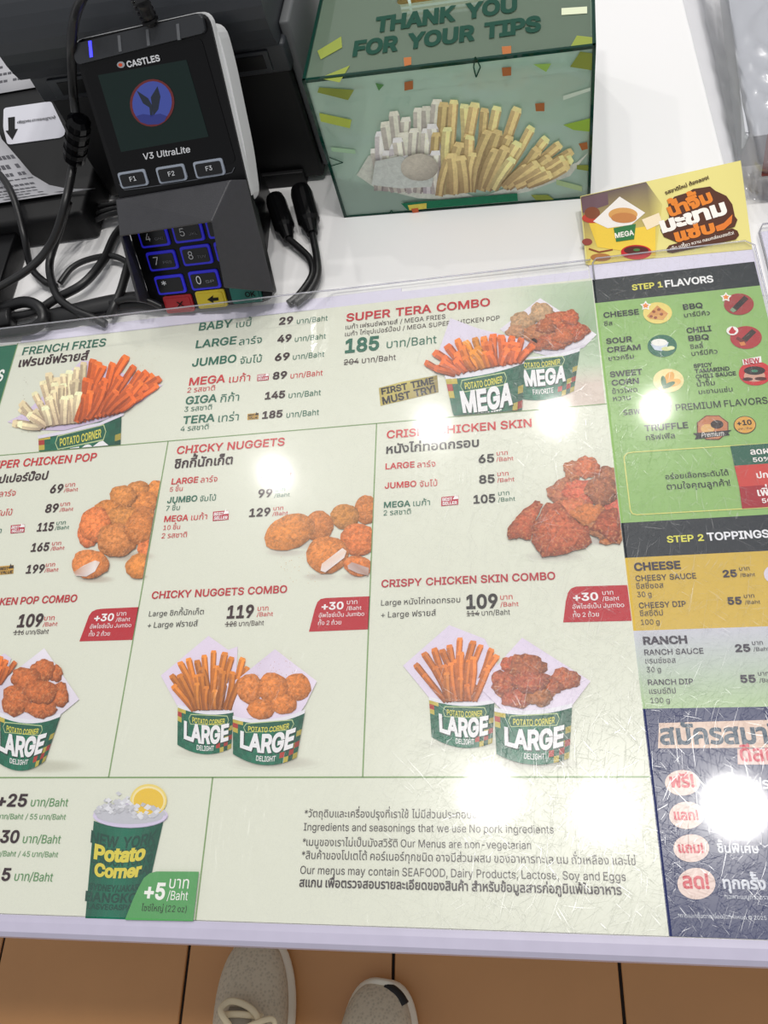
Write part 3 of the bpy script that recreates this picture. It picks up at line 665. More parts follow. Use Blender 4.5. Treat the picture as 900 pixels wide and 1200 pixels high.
upsize(p, [(362.2, 740.5), (369, 714), (372, 706), (376, 702.2), (382, 701), (433.5, 699), (431.8, 737.7)], (376.9, 715, 402.7, 8.6), (406.7, 709, 418.9), (406, 715.2, 423.8), (373.8, 724, 427), (373, 733, 400))
div2 = lambda x, y: (min(x, 442 + (424.5 - 442) * (y - 497) / 412.0 - 0.5), y)
p2 = picture(s4, lay=4)
for a in [(335, 647, 26, 6), (375, 676, 22, 5), (415, 676, 18, 5), (350, 637, 40, 8)]: p2 = picture(s4, name='food_shadow', lay=4); p2.shade(*a, (203, 198, 186))
p = picture(s4, 'crisp', lay=6)
NG = (222, 132, 64)
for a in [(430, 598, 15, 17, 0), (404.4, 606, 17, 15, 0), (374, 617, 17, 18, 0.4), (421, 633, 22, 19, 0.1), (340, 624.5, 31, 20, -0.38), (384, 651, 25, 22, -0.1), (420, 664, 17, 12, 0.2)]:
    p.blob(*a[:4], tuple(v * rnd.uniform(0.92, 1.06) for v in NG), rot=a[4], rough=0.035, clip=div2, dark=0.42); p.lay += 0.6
p2 = picture(s4, lay=15)
p2.poly([(376.5, 670), (378, 662), (402, 643.5), (407, 647), (404, 655), (382, 672)], [(240, 228, 226), (236, 210, 196), (244, 234, 230), (240, 214, 196), (244, 236, 234), (236, 222, 220)])
p2 = picture(s4, lay=15)
p2.poly([(408, 664), (413, 660), (433, 667), (432.5, 676), (420, 673), (409, 668)], [(206, 186, 182), (190, 160, 150), (200, 178, 172), (176, 140, 126), (206, 190, 188), (206, 186, 182)])
p2 = picture(s4, name='crumbs', lay=12); p2.specks(325, 650, 378, 690, 50, (206, 160, 100), 0.45)
p2 = picture(s4, lay=5)
p2.shade(250, 882, 52, 8, (206, 205, 190)); p2.shade(322, 894, 56, 9, (200, 198, 184))
p2.poly([(189, 792), (244.8, 745.5), (268, 762), (279, 758), (277, 800), (284, 834), (262, 834), (228, 832), (208, 827)][::-1], (230, 216, 236), 1)
p2.cup((209, 828), (274, 834), (271.5, 877), (208.5, 873), 5, 9, 'LARGE', 'DELIGHT', (0.12, 0.94, 0.73, 0.30), (0.27, 0.86, 0.28, 0.15), (0.36, 0.68, 0.92, 0.80), dl=2)
p2.poly([(266.3, 802), (280, 796), (323, 761.5), (372, 799), (359, 826), (351, 838), (302, 846), (296, 843), (276, 842)][::-1], [(222, 208, 228), (236, 222, 240), (232, 220, 238), (228, 214, 236), (236, 224, 242), (238, 226, 244), (226, 212, 232), (222, 208, 228), (236, 224, 242)], 6)
p2.cup((273.8, 842), (358, 835), (348.5, 888), (274, 884), 8, 11, 'LARGE', 'DELIGHT', (0.11, 0.91, 0.70, 0.28), (0.22, 0.80, 0.24, 0.12), (0.36, 0.66, 0.92, 0.80), dl=7)
p2.specks(290, 772, 350, 800, 60, (190, 130, 90), 0.4, 7.5)
p = picture(s4, 'fryink', lay=7)
p.fan([(202, 792), (213, 779), (222, 774), (232, 775), (240, 770), (251, 764), (264, 767), (272, 771), (285, 773), (290, 784)], (226, 833), (270, 832), 6.2, lambda t: (224, 134, 50), rows=2, dl=0.2)
p.fry(234, 832, 232, 804, 7, (226, 140, 54), 8); p.fry(243, 833, 243, 808, 7, (222, 132, 50), 8.5); p.fry(253, 832, 253, 812, 7, (226, 140, 54), 9)
p = picture(s4, 'crisp', lay=13)
for a in [(293.7, 808, 15, 18), (348.5, 806, 17, 16), (320.6, 807, 18, 18), (307, 832, 16, 12), (334, 826, 15, 12)]:
    p.blob(*a, (226, 134, 62), rough=0.05, dark=0.45); p.lay += 0.6

# ---- crispy chicken skin
s5 = section('menu_section', ms, quad(X2, YD2, XR, YD1), CREAM)
p = letters(s5)
p.text('CRISPY CHICKEN SKIN', 453.3, 514.2, 623.3, RED, h=9.0, b=0.018); p.text('หนังไก่ทอดกรอบ', 452.7, 532, 561.5, BLK, b=0.02)
for (n, a, b, c, th, d, e, f, col) in [('LARGE', 451.8, 550.4, 486, 'ลาร์จ', 489, 548.5, 510.4, RED), ('JUMBO', 451, 573, 488, 'จัมโบ้', 491.8, 571, 512.7, RED), ('MEGA', 450, 595.5, 481, 'เมก้า', 484.4, 593.5, 504, GRN)]:
    p.text(n, a, b, c, col, h=6.8, b=0.02); p.text(th, d, e, f, col)
best(p, 517, 583, 537, 593.5); p.text('2 รสชาติ', 449.6, 604.5, 481.6, GRN)
for (n, a, b, c, q, r, col) in [('65', 561, 543, 579.3, (582.2, 534.5, 595), (581.6, 540.8, 601.8), RED), ('85', 561.6, 567, 580, (583, 558.8, 596), (582.7, 565.2, 602.9), RED), ('105', 555, 590.4, 580.7, (584, 581.5, 597), (583.8, 588, 603.8), GRN)]:
    p.text(n, a, b, c, BLK, h=9.6, b=0.03); stack(p, q, r, col)
p.text('CRISPY CHICKEN SKIN COMBO', 447, 688.6, 651, (186, 44, 58), h=8.6, b=0.02)
p.text('Large หนังไก่ทอดกรอบ', 446.7, 710, 539.5, BLK); p.text('+ Large ฟรายส์', 446.7, 724.2, 511, BLK)
p.text('109', 546.6, 713.4, 583.6, BLK, h=16, b=0.035); stack(p, (586.4, 703.5, 600.7), (586.4, 711, 607.8), RED)
p.text('114 บาท/Baht', 547.3, 722.4, 597.8, BLK, k=1.1); p.line((547, 719.6), (562, 719), 0.0005, DRK, 3)
upsize(p, [(660, 729.6), (663, 705), (665.5, 695), (669, 690), (675.3, 687.6), (735, 685.8), (740.2, 727.7)], (671.8, 704.6, 701.3, 9), (706, 698, 718.7), (706, 704.2, 726), (671, 714, 731.5), (671.8, 723.8, 702))
divr = lambda x, y: (min(x, 694.7 + (783 - 694.7) * (y - 328) / 770.0 - 0.6), y)
p2 = picture(s5, name='food_shadow', lay=4)
p2.shade(650, 652, 40, 7, (206, 204, 192)); p2 = picture(s5, name='food_shadow', lay=4); p2.shade(702, 634, 16, 6, (190, 184, 176))
p = picture(s5, 'crisp', lay=6)
SK = (206, 116, 76)
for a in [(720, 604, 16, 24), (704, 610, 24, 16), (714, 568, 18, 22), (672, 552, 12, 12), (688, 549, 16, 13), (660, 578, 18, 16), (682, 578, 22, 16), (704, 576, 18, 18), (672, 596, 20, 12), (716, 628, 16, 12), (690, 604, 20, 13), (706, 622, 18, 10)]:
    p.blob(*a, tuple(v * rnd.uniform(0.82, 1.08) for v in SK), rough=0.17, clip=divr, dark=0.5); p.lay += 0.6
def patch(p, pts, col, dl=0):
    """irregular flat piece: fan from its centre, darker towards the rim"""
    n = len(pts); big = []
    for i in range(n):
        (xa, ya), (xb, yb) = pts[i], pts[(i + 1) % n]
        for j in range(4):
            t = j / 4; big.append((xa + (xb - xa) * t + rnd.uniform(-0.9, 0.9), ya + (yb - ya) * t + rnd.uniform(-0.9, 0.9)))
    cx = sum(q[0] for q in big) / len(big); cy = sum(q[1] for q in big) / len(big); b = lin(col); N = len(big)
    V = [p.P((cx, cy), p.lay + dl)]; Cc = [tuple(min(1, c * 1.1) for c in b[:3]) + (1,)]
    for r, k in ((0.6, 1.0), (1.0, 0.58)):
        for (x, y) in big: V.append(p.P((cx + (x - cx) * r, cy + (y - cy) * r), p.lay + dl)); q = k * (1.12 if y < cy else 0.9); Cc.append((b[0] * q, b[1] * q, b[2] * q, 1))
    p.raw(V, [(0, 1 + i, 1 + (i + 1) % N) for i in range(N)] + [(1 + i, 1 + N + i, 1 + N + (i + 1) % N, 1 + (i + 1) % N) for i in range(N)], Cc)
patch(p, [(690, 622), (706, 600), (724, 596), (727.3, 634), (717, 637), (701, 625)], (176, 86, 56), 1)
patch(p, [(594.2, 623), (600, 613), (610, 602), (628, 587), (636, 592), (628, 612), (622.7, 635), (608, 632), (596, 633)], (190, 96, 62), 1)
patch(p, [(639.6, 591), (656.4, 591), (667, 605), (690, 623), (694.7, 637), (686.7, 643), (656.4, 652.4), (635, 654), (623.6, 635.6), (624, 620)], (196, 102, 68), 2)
p2 = picture(s5, lay=5)
p2.shade(545, 872, 58, 9, (206, 206, 194)); p2.shade(628, 895, 58, 9, (200, 199, 188))
p2.poly([(472.5, 780.5), (526.7, 733), (568, 749), (582, 775), (585, 822), (560, 824), (525, 823), (503, 818)][::-1], (228, 216, 236), 1)
p2.cup((503, 819.5), (579.5, 823), (577, 871), (506, 864), 5, 9, 'LARGE', 'DELIGHT', (0.14, 0.92, 0.73, 0.30), (0.27, 0.82, 0.28, 0.15), (0.40, 0.70, 0.92, 0.80), dl=2)
p2.poly([(554.4, 799), (576, 788), (612, 748), (692, 799), (670, 828), (649, 836), (592, 836)][::-1], [(232, 220, 238), (230, 218, 236), (226, 214, 232), (230, 218, 236), (228, 214, 236), (232, 220, 238), (226, 212, 232)], 6)
p2.cup((579.5, 833), (670.5, 828), (667, 889), (582, 884), 6, 10, 'LARGE', 'DELIGHT', (0.12, 0.91, 0.70, 0.32), (0.24, 0.78, 0.24, 0.12), (0.38, 0.66, 0.90, 0.79), dl=7)
p = picture(s5, 'fryink', lay=7)
p.fan([(488, 780), (498, 767), (509, 761), (519, 763), (527, 758), (539, 751), (554, 755), (563, 759), (576, 762), (581, 771)], (522, 823), (558, 822), 6.6, lambda t: (226, 128, 54), rows=2, dl=0.2)
p.fry(527, 822, 524, 792, 7.5, (222, 134, 58), 8); p.fry(540, 823, 540, 798, 7.5, (222, 128, 54), 8.5); p.fry(551, 822, 548, 806, 7.5, (222, 124, 54), 9)
p = picture(s5, 'crisp', lay=13)
for a in [(600, 780, 13, 11), (592, 802, 16, 18), (618, 782, 22, 15), (662, 797, 18, 13), (640, 806, 18, 14), (606, 820, 18, 11), (632, 818, 16, 11), (622, 800, 22, 13)]:
    p.blob(*a, tuple(v * rnd.uniform(0.88, 1.06) for v in (186, 98, 60)), rough=0.16, dark=0.5); p.lay += 0.6

# ---- drinks
s6 = section('menu_section', ms, quad(XL, YB, X3, YD2), CREAM)
p = letters(s6); LG = (84, 142, 84)
p.text('+25', -4, 944.8, 31, (44, 18, 28), h=14.5, b=0.03); p.text('บาท/Baht', 36, 945, 79.5, LG, k=1.05); p.text('45 บาท/Baht / 55 บาท/Baht', -14, 959.8, 77, LG)
p.text('+30', -11, 987, 21.7, (44, 18, 28), h=14.5, b=0.03); p.text('บาท/Baht', 26.6, 988, 70.8, LG, k=1.05); p.text('35 บาท/Baht / 45 บาท/Baht', -22, 1003, 68, LG)
p.text('+15', -22, 1031, 11.6, (44, 18, 28), h=14.5, b=0.03); p.text('บาท/Baht', 16.8, 1032, 61.6, LG, k=1.05)
p = picture(s6)
def dc(u, v):
    return (110.5 + (100.6 - 110.5) * v) * (1 - u) + (193 + (166 - 193) * v) * u, (962 + (1076 - 962) * v) * (1 - u) + (958 + (1078 - 958) * v) * u + 4 * u * (1 - u) * 10 * (1 - v)
for i in range(10):
    sh = 1 - 0.35 * abs((i + .5) / 10 - 0.45) ** 1.4 * 2
    p.poly([dc(i / 10, 0), dc(i / 10, 1), dc((i + 1) / 10, 1), dc((i + 1) / 10, 0)], tuple(c * sh for c in (14, 112, 84)), 0)
FD = (12, 70, 56)
for t, u0, u1, v0, v1 in [('NEW YORK', -0.02, 0.94, 0.22, 0.10), ('SAN FRANCISCO', 0.02, 0.96, 0.31, 0.235), ('LONDON TOKYO', 0.02, 0.96, 0.42, 0.335), ('MANILA DUBAI', 0.05, 0.97, 0.53, 0.445), ('SYDNEY/JAKARTA', 0.02, 0.98, 0.70, 0.63), ('BANGKOK', -0.03, 1.0, 0.82, 0.72), ('LASVEGASPARIS', 0.02, 0.98, 0.90, 0.84)]:
    p.wtext(t, dc, u0, u1, v0, v1, FD, b=0.03, dl=1)
p.wtext('Potato', dc, 0.05, 0.83, 0.37, 0.22, (222, 206, 76), b=0.05, dl=2.5); p.wtext('Corner', dc, 0.08, 0.82, 0.545, 0.41, (222, 206, 76), b=0.05, dl=2.5)
p.ell(153.7, 956, 44, 14.5, (214, 204, 228), 2); p.ell(153.7, 954.5, 41.5, 11.5, (196, 196, 204), 2.4)
p.ell(175, 938, 21.5, 19, (238, 214, 120), 3); p.ell(175, 938.5, 19.5, 17, (244, 228, 170), 3.3); p.ell(175, 939, 17.5, 15, (236, 196, 62), 3.6)
for _ in range(70):
    t = rnd.uniform(0, 6.28); q = rnd.uniform(0, 1) ** 0.5; x, y = 150 + 37 * q * math.cos(t), 951 + 9 * q * math.sin(t) - (rnd.uniform(0, 13) if 118 < 150 + 37 * q * math.cos(t) < 160 else 0)
    g = rnd.uniform(178, 236); z = rnd.uniform(2.5, 5)
    p.poly([(x - z, y + rnd.uniform(-1, 1)), (x + rnd.uniform(-1, 1), y - z * 0.8), (x + z, y + rnd.uniform(-1, 1)), (x, y + z * 0.7)], (g, g, g + 6), 4 + rnd.uniform(0, 2))
for i in range(16):
    t0, t1 = math.pi * i / 16, math.pi * (i + 1) / 16
    f = lambda t, k: (153.7 + 43.5 * k * math.cos(t), 956 + 14 * k * math.sin(t))
    p.poly([f(t0, 1.0), f(t1, 1.0), f(t1, 0.90), f(t0, 0.90)], (216, 206, 232), 7)
p = Print('price_badge', s6, lay=5)
p.poly([(148, 1078), (157, 1055), (164, 1040), (170, 1029), (177, 1023.5), (185, 1021.4), (234.3, 1021.6), (227.6, 1079.5)], (86, 160, 92), 8)
p.lay = 9
p.text('+5', 169.7, 1053, 194, (246, 246, 240), h=19, b=0.035, dl=5); p.text('บาท', 199.4, 1041, 222, (246, 246, 240), dl=5, k=1.1); p.text('/Baht', 197, 1054.5, 221, (246, 246, 240), dl=5, k=1.25); p.text('ไซซ์ใหญ่ (22 oz)', 166.8, 1067.5, 219.7, (34, 40, 34), dl=5, k=1.1)
p.lay = 5
# ---- allergy notes (the square code beside them is left out)
s7 = section('menu_section', ms, quad(X3, YB, XR, YD2), CREAM)
p = letters(s7); NT = (62, 54, 56)
for t, x, y, x1, b in [('*วัตถุดิบและเครื่องปรุงที่เราใช้ ไม่มีส่วนประกอบของหมู', 357, 957.5, 584.5, 0), ('Ingredients and seasonings that we use No pork ingredients', 356, 973.3, 649, 0), ('*เมนูของเราไม่เป็นมังสวิรัติ Our Menus are non-vegetarian', 354.7, 991, 622.6, 0),
                        ('*สินค้าของโปเตโต้ คอร์เนอร์ทุกชนิด อาจมีส่วนผสม ของอาหารทะเล นม ถั่วเหลือง และไข่', 353.7, 1006.5, 745, 0), ('Our menus may contain SEAFOOD, Dairy Products, Lactose, Soy and Eggs', 352, 1024, 733.6, 0), ('สแกน เพื่อตรวจสอบรายละเอียดของสินค้า สำหรับข้อมูลสารก่อภูมิแพ้ในอาหาร', 350.8, 1039, 728.7, 0.02)]:
    p.text(t, x, y, x1, NT, b=b, k=1.1)
# ---- green column at the left and the thin rules between the sections
s8 = section('green_column', ms, quad(XL, YD1, XG, YT - 0.001), (30, 106, 78))
p = letters(s8); p.text('FLAVORS', -48, 452, 3, (240, 244, 238), h=13, b=0.03)
p = Print('divider_line', ms, lay=3, split=True); LN = (128, 160, 104)
def rule(a, b, wd=0.0007): p.line(a, b, wd, LN)
for q in (quad(XL, YD1 - .00035, XR, YD1 + .00035), quad(XL, YD2 - .0004, XR, YD2 + .0004), quad(X1 - .0004, YD2, X1 + .0004, YD1), quad(X2 - .0004, YD2, X2 + .0004, YD1), quad(X3 - .0004, YB, X3 + .0004, YD2), quad(XG - .0004, YD1, XG + .0004, YT)):
    p.poly(q, LN, ab=True)

# ------------------------------------------------------------------ flavours and toppings sheet
YK = A(686, 308)[1]; XE = A(884, 306.7)[0]; YF = 0.5 * (A(694.7, 328)[1] + A(884, 306.7)[1])
yh1 = A(790, 345.5)[1]; yh2 = A(810, 608.2)[1]; yh3 = A(815, 649.8)[1]; yc = A(815, 736.9)[1]; yr = A(820, 829.5)[1]
bs = prism('backing_sheet', COUNTER, quad(XR - 0.001, YF - 0.03, XE + 0.001, YK - 0.0015), -0.0008, -0.0003, 'backing')
tag(bs, 'white backing strip between the promo card and the dark STEP 1 band', 'paper')
fs_ = prism('flavor_sheet', COUNTER, quad(XR, YB, XE, YF), -0.0002, 0.0001, 'paper')
tag(fs_, 'narrow green and yellow printed sheet listing flavors and toppings', 'menu')
INK, GBG = (34, 42, 40), (146, 186, 110)
h1 = section('header_band', fs_, quad(XR, yh1, XE, YF), (30, 38, 42), 'dark band with yellow and white heading')
p = letters(h1); p.text('STEP 1', 740.9, 340.8, 776.8, (226, 220, 90), h=6.6, b=0.03); p.text('FLAVORS', 779.8, 337.2, 836.3, (244, 244, 244), h=8.0, b=0.03)
f1 = section('flavor_section', fs_, quad(XR, yh2, XE, yh1), GBG)
p = letters(f1)
for t, x, y, x1, h in [('CHEESE', 707.5, 373, 749, 6.2), ('BBQ', 800.8, 363.4, 823.7, 6.2), ('SOUR', 710.5, 403.5, 741, 6.2), ('CREAM', 711.7, 413.7, 751, 6.2), ('CHILI', 805, 391, 834, 6.2), ('BBQ', 807, 400.3, 831, 6.2),
                       ('SWEET', 715, 442.5, 753, 6.4), ('CORN', 717, 452.4, 749, 6.4), ('SPICY', 813, 431.8, 835, 4.6), ('TAMARIND', 814.4, 438, 855, 4.6), ('CHILI SAUCE', 815.5, 444.2, 862.7, 4.6), ('TRUFFLE', 755.6, 505.8, 806.7, 7)]:
    p.text(t, x, y, x1, INK, h=h, b=0.025)
for t, x, y, x1 in [('ชีส', 708, 382.5, 718), ('บาร์บีคิว', 802, 372.5, 832), ('ซาวครีม', 713, 423.3, 743), ('ชิลลี่', 809, 409.5, 824), ('บาร์บีคิว', 810.6, 417.5, 841), ('ข้าวโพด', 717.5, 462, 747), ('หวาน', 718.7, 470.5, 739), ('น้ำจิ้ม', 817, 453.4, 838), ('มะขามแซ่บ', 819, 462.4, 858.7),
                    ('ทริฟเฟิล', 757.3, 516.3, 791), ('รสพรีเมียม / PREMIUM FLAVORS', 730.7, 487, 900), ('อร่อยเลือกระดับได้', 780, 562.2, 854), ('ตามใจคุณลูกค้า!', 781.6, 574.2, 856)]:
    p.text(t, x, y, x1, INK, k=1.15 if '/' in t else 1.0, b=0.006)
def icon(cx, cy, rx, ry, c):
    global p
    p = Print('flavor_icon', f1, lay=4); p.ell(cx, cy, rx, ry, c, 0)
def star(cx, cy, r, c=(238, 140, 60)):
    for rr, cc, d in ((r * 1.75, (246, 246, 240), 1), (r, c, 2)):
        p.poly([(cx + rr * (1 if i % 2 == 0 else 0.55) * math.sin(i * math.pi / 5), cy - 0.85 * rr * (1 if i % 2 == 0 else 0.55) * math.cos(i * math.pi / 5)) for i in range(10)], cc, d)
icon(770.5, 367.3, 17, 12.6, (236, 214, 118))
p.poly([(758, 371), (770, 358.5), (783, 368), (777, 375.5), (762, 374.5)], (214, 150, 80), 1); p.poly([(760, 371), (781, 368.5), (777, 375.5), (762, 374.5)], (222, 166, 92), 1.5)
for q in [(766, 366), (772, 363.5), (775, 369), (768, 373), (763, 371.5)]: p.ell(*q, 2, 1.6, (150, 74, 44), 2)
star(756.5, 359, 4)
icon(865.7, 357, 17.6, 12.6, (164, 58, 58)); p.poly([(857, 362), (872, 347), (877, 351), (862, 366)], (62, 36, 34), 1); p.poly([(860, 359), (867, 352), (872, 356), (865, 363)], (40, 30, 30), 1.4); p.poly([(855, 364), (858, 361), (863, 364.5), (859, 367)], (128, 160, 128), 1.5)
star(850.5, 349, 4)
icon(776, 405.8, 17.2, 13, (26, 104, 78)); p.poly([(762, 403.5), (783.5, 401.5), (781, 409), (775, 412), (767, 410.5)], (206, 216, 232), 1); p.ell(772.5, 402, 9.5, 4.2, (240, 238, 232), 1.5); p.ell(781, 409.5, 6, 2.4, (214, 220, 150), 2); p.ell(786, 408.5, 4.5, 2.2, (226, 230, 170), 2.2)
icon(874, 396, 18.6, 13.4, (176, 48, 54)); p.poly([(866, 400), (881, 386), (886, 390), (871, 405)], (58, 40, 34), 1); p.poly([(864, 395), (875, 401), (873, 403.5), (862, 398)], (120, 40, 40), 1.4); p.poly([(866, 402), (872, 401), (874, 405), (868, 406)], (216, 130, 70), 1.5)
p.ell(858, 388.5, 7, 5.2, (244, 240, 236), 2.5); p.poly([(853.5, 390), (856, 386), (858, 383.5), (860, 387), (862.5, 389), (860, 392), (855.5, 392)], (196, 40, 52), 3)
icon(783.3, 446.4, 18, 13.8, (240, 222, 154)); p.ell(784, 444, 5.2, 8.5, (232, 170, 70), 1, rot=0.5); p.ell(790, 449, 8, 4.2, (236, 180, 84), 1.2, rot=-0.3); p.ell(777.5, 448, 3, 7, (70, 120, 80), 1.6, rot=-0.15); p.ell(783.5, 452, 8, 2.8, (64, 112, 72), 1.8, rot=-0.45)
icon(885, 438, 19.5, 14.2, (206, 42, 46)); p.ell(884, 441, 12.5, 7, (210, 160, 140), 1); p.ell(884, 435, 12.5, 5, (40, 26, 26), 1.6); p.ell(884, 435.5, 4, 1.6, (60, 130, 100), 2); p.ell(876, 445, 6, 2, (70, 30, 28), 2); p.ell(891, 444.5, 7, 2, (80, 34, 30), 2)
p.poly([(869.5, 422.3), (891.5, 418.2), (892.3, 425.4), (870.8, 428.6)], (246, 240, 238), 2.6); p.text('NEW', 872, 427.6, 890.6, (190, 40, 62), h=5.8, b=0.035, dl=4)
p = Print('premium_badge', f1, lay=4)
oc = [(835 + 20 * math.cos(math.pi / 8 + i * math.pi / 4), 501.5 + 15.5 * math.sin(math.pi / 8 + i * math.pi / 4)) for i in range(8)]
p.poly(oc, (110, 52, 40), 0.4); p.poly([(835 + (x - 835) * 0.93, 501.5 + (y - 501.5) * 0.93) for x, y in oc], (196, 124, 84), 0.8)
p.ell(829, 503, 8, 5.5, (226, 178, 110), 1.2); p.ell(840, 498, 7.5, 5, (52, 36, 34), 1.6)
p.poly([(812, 508.5), (816, 511.5), (814, 515.5), (855, 510.5), (853, 507.5), (857.5, 504.5)], (28, 26, 28), 2); p.text('Premium', 822, 513.4, 848.5, (244, 240, 236), h=5.6, dl=4, sh=0.3)
p = Print('price_badge', f1, lay=4); p.ell(872.7, 498.4, 13.2, 10.4, (60, 34, 26), 0.4); p.ell(872.7, 498.4, 12.3, 9.6, (222, 164, 70), 0.8); p.text('+10', 864, 499.4, 881, (40, 26, 22), h=5.8, b=0.03, dl=3); p.text('บาท / ถ้วย', 865, 504.6, 881, (60, 36, 28), dl=3)
p = Print('outline_box', f1, lay=4); YL = (222, 220, 126)
p.path([(900, 520.2), (742, 530.3), (735, 531.6), (731.4, 535.5), (731.4, 539), (738.6, 598), (740.8, 602.2), (746, 603.6), (900, 595)], 0.0007, YL, 0)
p = Print('level_block', f1, lay=4)
for pts, c in [([(855.6, 523.3), (936, 517.6), (941, 541), (860.4, 546.4)], (38, 96, 76)), ([(860.4, 546.4), (941, 541), (946, 565.4), (866, 571)], (206, 66, 58)), ([(866, 571), (946, 565.4), (950, 591.6), (869.5, 596.6)], (166, 34, 46))]: p.poly(pts, c, 1)
for t, x, y, x1, hh in [('ลดผง', 879.5, 533.4, 908, None), ('50%', 882.5, 542, 903, 5), ('ปกติ', 887, 561, 908, None), ('เพิ่ม', 888, 581.8, 910, None), ('50%', 893, 590, 914, 5.2)]: p.text(t, x, y, x1, (248, 240, 238), h=hh, b=0.02)
h2 = section('header_band', fs_, quad(XR, yh3, XE, yh2), (32, 38, 46), 'dark band with yellow and white heading')
p = letters(h2); p.text('STEP 2', 781.8, 636.2, 825, (226, 222, 90), h=7.6, b=0.03); p.text('TOPPINGS', 829, 633.8, 902, (240, 240, 246), h=9, b=0.03)
f2 = section('topping_section', fs_, quad(XR, yc, XE, yh3), (214, 180, 74), 'yellow block listing cheese toppings')
p = letters(f2)
def tops(p, L):
    for t, x, y, x1, h, b in L: p.text(t, x, y, x1, (58, 50, 66), h=h, b=b, k=1.05)
tops(p, [('CHEESE', 743.4, 669, 798, 9, 0.035), ('CHEESY SAUCE', 745, 681.3, 816, 6.4, 0.01), ('ชีสซี่ซอส', 745.6, 690.4, 777.6, None, 0), ('30 g', 747, 700, 763.6, 6.0, 0), ('CHEESY DIP', 749, 713, 804, 6.4, 0.01), ('ชีสซี่ดิป', 750, 722.4, 777, None, 0), ('100 g', 751.4, 732.5, 773, 6.0, 0), ('25', 847.4, 676.6, 864, 8.2, 0.035), ('55', 853, 708.6, 869.6, 8.4, 0.035)])
stack(p, (866.4, 669.5, 878.4), (867.4, 676, 885), (58, 50, 66)); stack(p, (872, 701.5, 884), (873, 708, 891), (58, 50, 66)); p = Print('price_bubble', f2, lay=3); p.ell(908, 673, 13, 11, (222, 212, 230))
f3 = Print('topping_section', fs_, lay=1)
f3.poly(quad(XR, yr, XE, yc), [(172, 198, 150), (172, 198, 150), (204, 204, 216), (204, 204, 216)], ab=True); f3 = (PENDING.remove(f3), f3.finish())[1]; f3['label'] = 'pale block listing ranch toppings'
p = letters(f3)
tops(p, [('RANCH', 754, 755.5, 805.6, 9, 0.035), ('RANCH SAUCE', 755.4, 768, 824.6, 6.4, 0.01), ('แรนช์ซอส', 756.6, 777.8, 792, None, 0), ('30 g', 758, 788, 774.6, 6.0, 0), ('RANCH DIP', 759.6, 803, 812.6, 6.4, 0.01), ('แรนช์ดิป', 761, 813.3, 792, None, 0), ('100 g', 762.6, 824, 785, 6.0, 0), ('25', 862, 764, 879.6, 8.6, 0.035), ('55', 868, 800, 886, 8.8, 0.035)])
stack(p, (881.6, 756.5, 894), (883, 763, 902), (58, 50, 66)); stack(p, (888.6, 792.5, 901), (890, 799.5, 909), (58, 50, 66))
f4 = section('member_section', fs_, quad(XR, YB, XE, yr), (22, 36, 92), 'dark block inviting guests to sign up')
p = letters(f4)
p = Print('signup_banner', f4, lay=3)
p.poly([(771, 877), (772.3, 847.5), (962, 842), (966, 876)], (226, 196, 178), 0); p.text('สมัครสมาชิก', 774, 872, 940, (40, 70, 92), b=0.03, k=1.0)
p = Print('signup_banner', f4, lay=3); p.poly([(864.5, 896), (864, 877.6), (962, 877), (966, 896)], (226, 190, 184), 0.5); p.text('ดีลเด็ด!', 868, 892, 940, (206, 40, 70), b=0.02, k=1.1)
for t, x, y, rx, ry in [('ฟรี!', 799.7, 917.4, 20.5, 15), ('แลก!', 804.5, 955.6, 20.5, 16), ('แถม!', 810, 994, 21, 16.3), ('ลด!', 816, 1035.5, 22.3, 18.5)]:
    p = Print('round_badge', f4, lay=3); p.ell(x, y, rx, ry, (228, 202, 192), 0); p.text(t, x - rx * 0.7, y + 5, x + rx * 0.7, (206, 40, 62), b=0.03, k=1.05)
p = letters(f4)
for t, x, y, x1, b in [('เฟรนช์ฟรายส์', 838, 924, 930, 0.02), ('ของรางวัล', 840, 961, 915, 0.02), ('ชิ้นพิเศษ', 841, 999, 890, 0.02), ('ทุกครั้ง', 847.6, 1041, 898, 0.03), ('*เฉพาะเมนูที่ร่วมรายการ', 848.8, 1053, 915, 0), ('*การแลกซื้อตามเงื่อนไขที่กำหนด © 2025 Potato Corner', 794.4, 1075, 940, 0)]:
    p.text(t, x, y, x1, (206, 210, 222), b=b)

# ------------------------------------------------------------------ clear sleeves over the sheets
def sstep(t): t = max(0.0, min(1.0, t)); return t * t * (3 - 2 * t)
def lift(x): return max(0.0, min(1.0, (x + 0.50) / 0.08)) * (1 - max(0.0, min(1.0, (x + 0.152) / 0.005)))
def sleeve_z(x, y):      # the film is creased up over the cables and the end of the card reader
    return 0.0042 + 0.0175 * lift(x) * max(0.0, min(1.0, (y - 0.368) / 0.046))
def sleeve(name, x0, x1, y0, ytop, zf, nx, ny, label, r=0.0):
    V, F = [], []
    for j in range(ny + 1):
        for i in range(nx + 1):
            x = x0 + (x1 - x0) * i / nx; yt = ytop(x); y = y0 + (yt - y0) * j / ny
            if r and j == ny and i in (nx,): x -= r * 0.5; y -= r * 0.5
            V.append((x, y, zf(x, y)))
    for j in range(ny):
        for i in range(nx): k = j * (nx + 1) + i; F.append((k, k + 1, k + nx + 2, k + nx + 1))
    me = mesh(name, V, F); o = link(name, me, M['sleeve']); return tag(o, label, 'plastic sleeve')
def main_top(x):
    yflat = A(300, 356)[1] + 0.002
    return yflat - 0.016 * lift(x)
M['sleeve_edge'] = clear_mat('sleeve_edge', (0.88, 0.87, 0.94), rough=0.15, haze=0.3, scratch=False)
sl = sleeve('plastic_sleeve', XL - 0.004, XR + 0.0002, -0.0035, main_top, sleeve_z, 150, 86, 'clear scratched plastic sleeve over the large cream menu sheet')
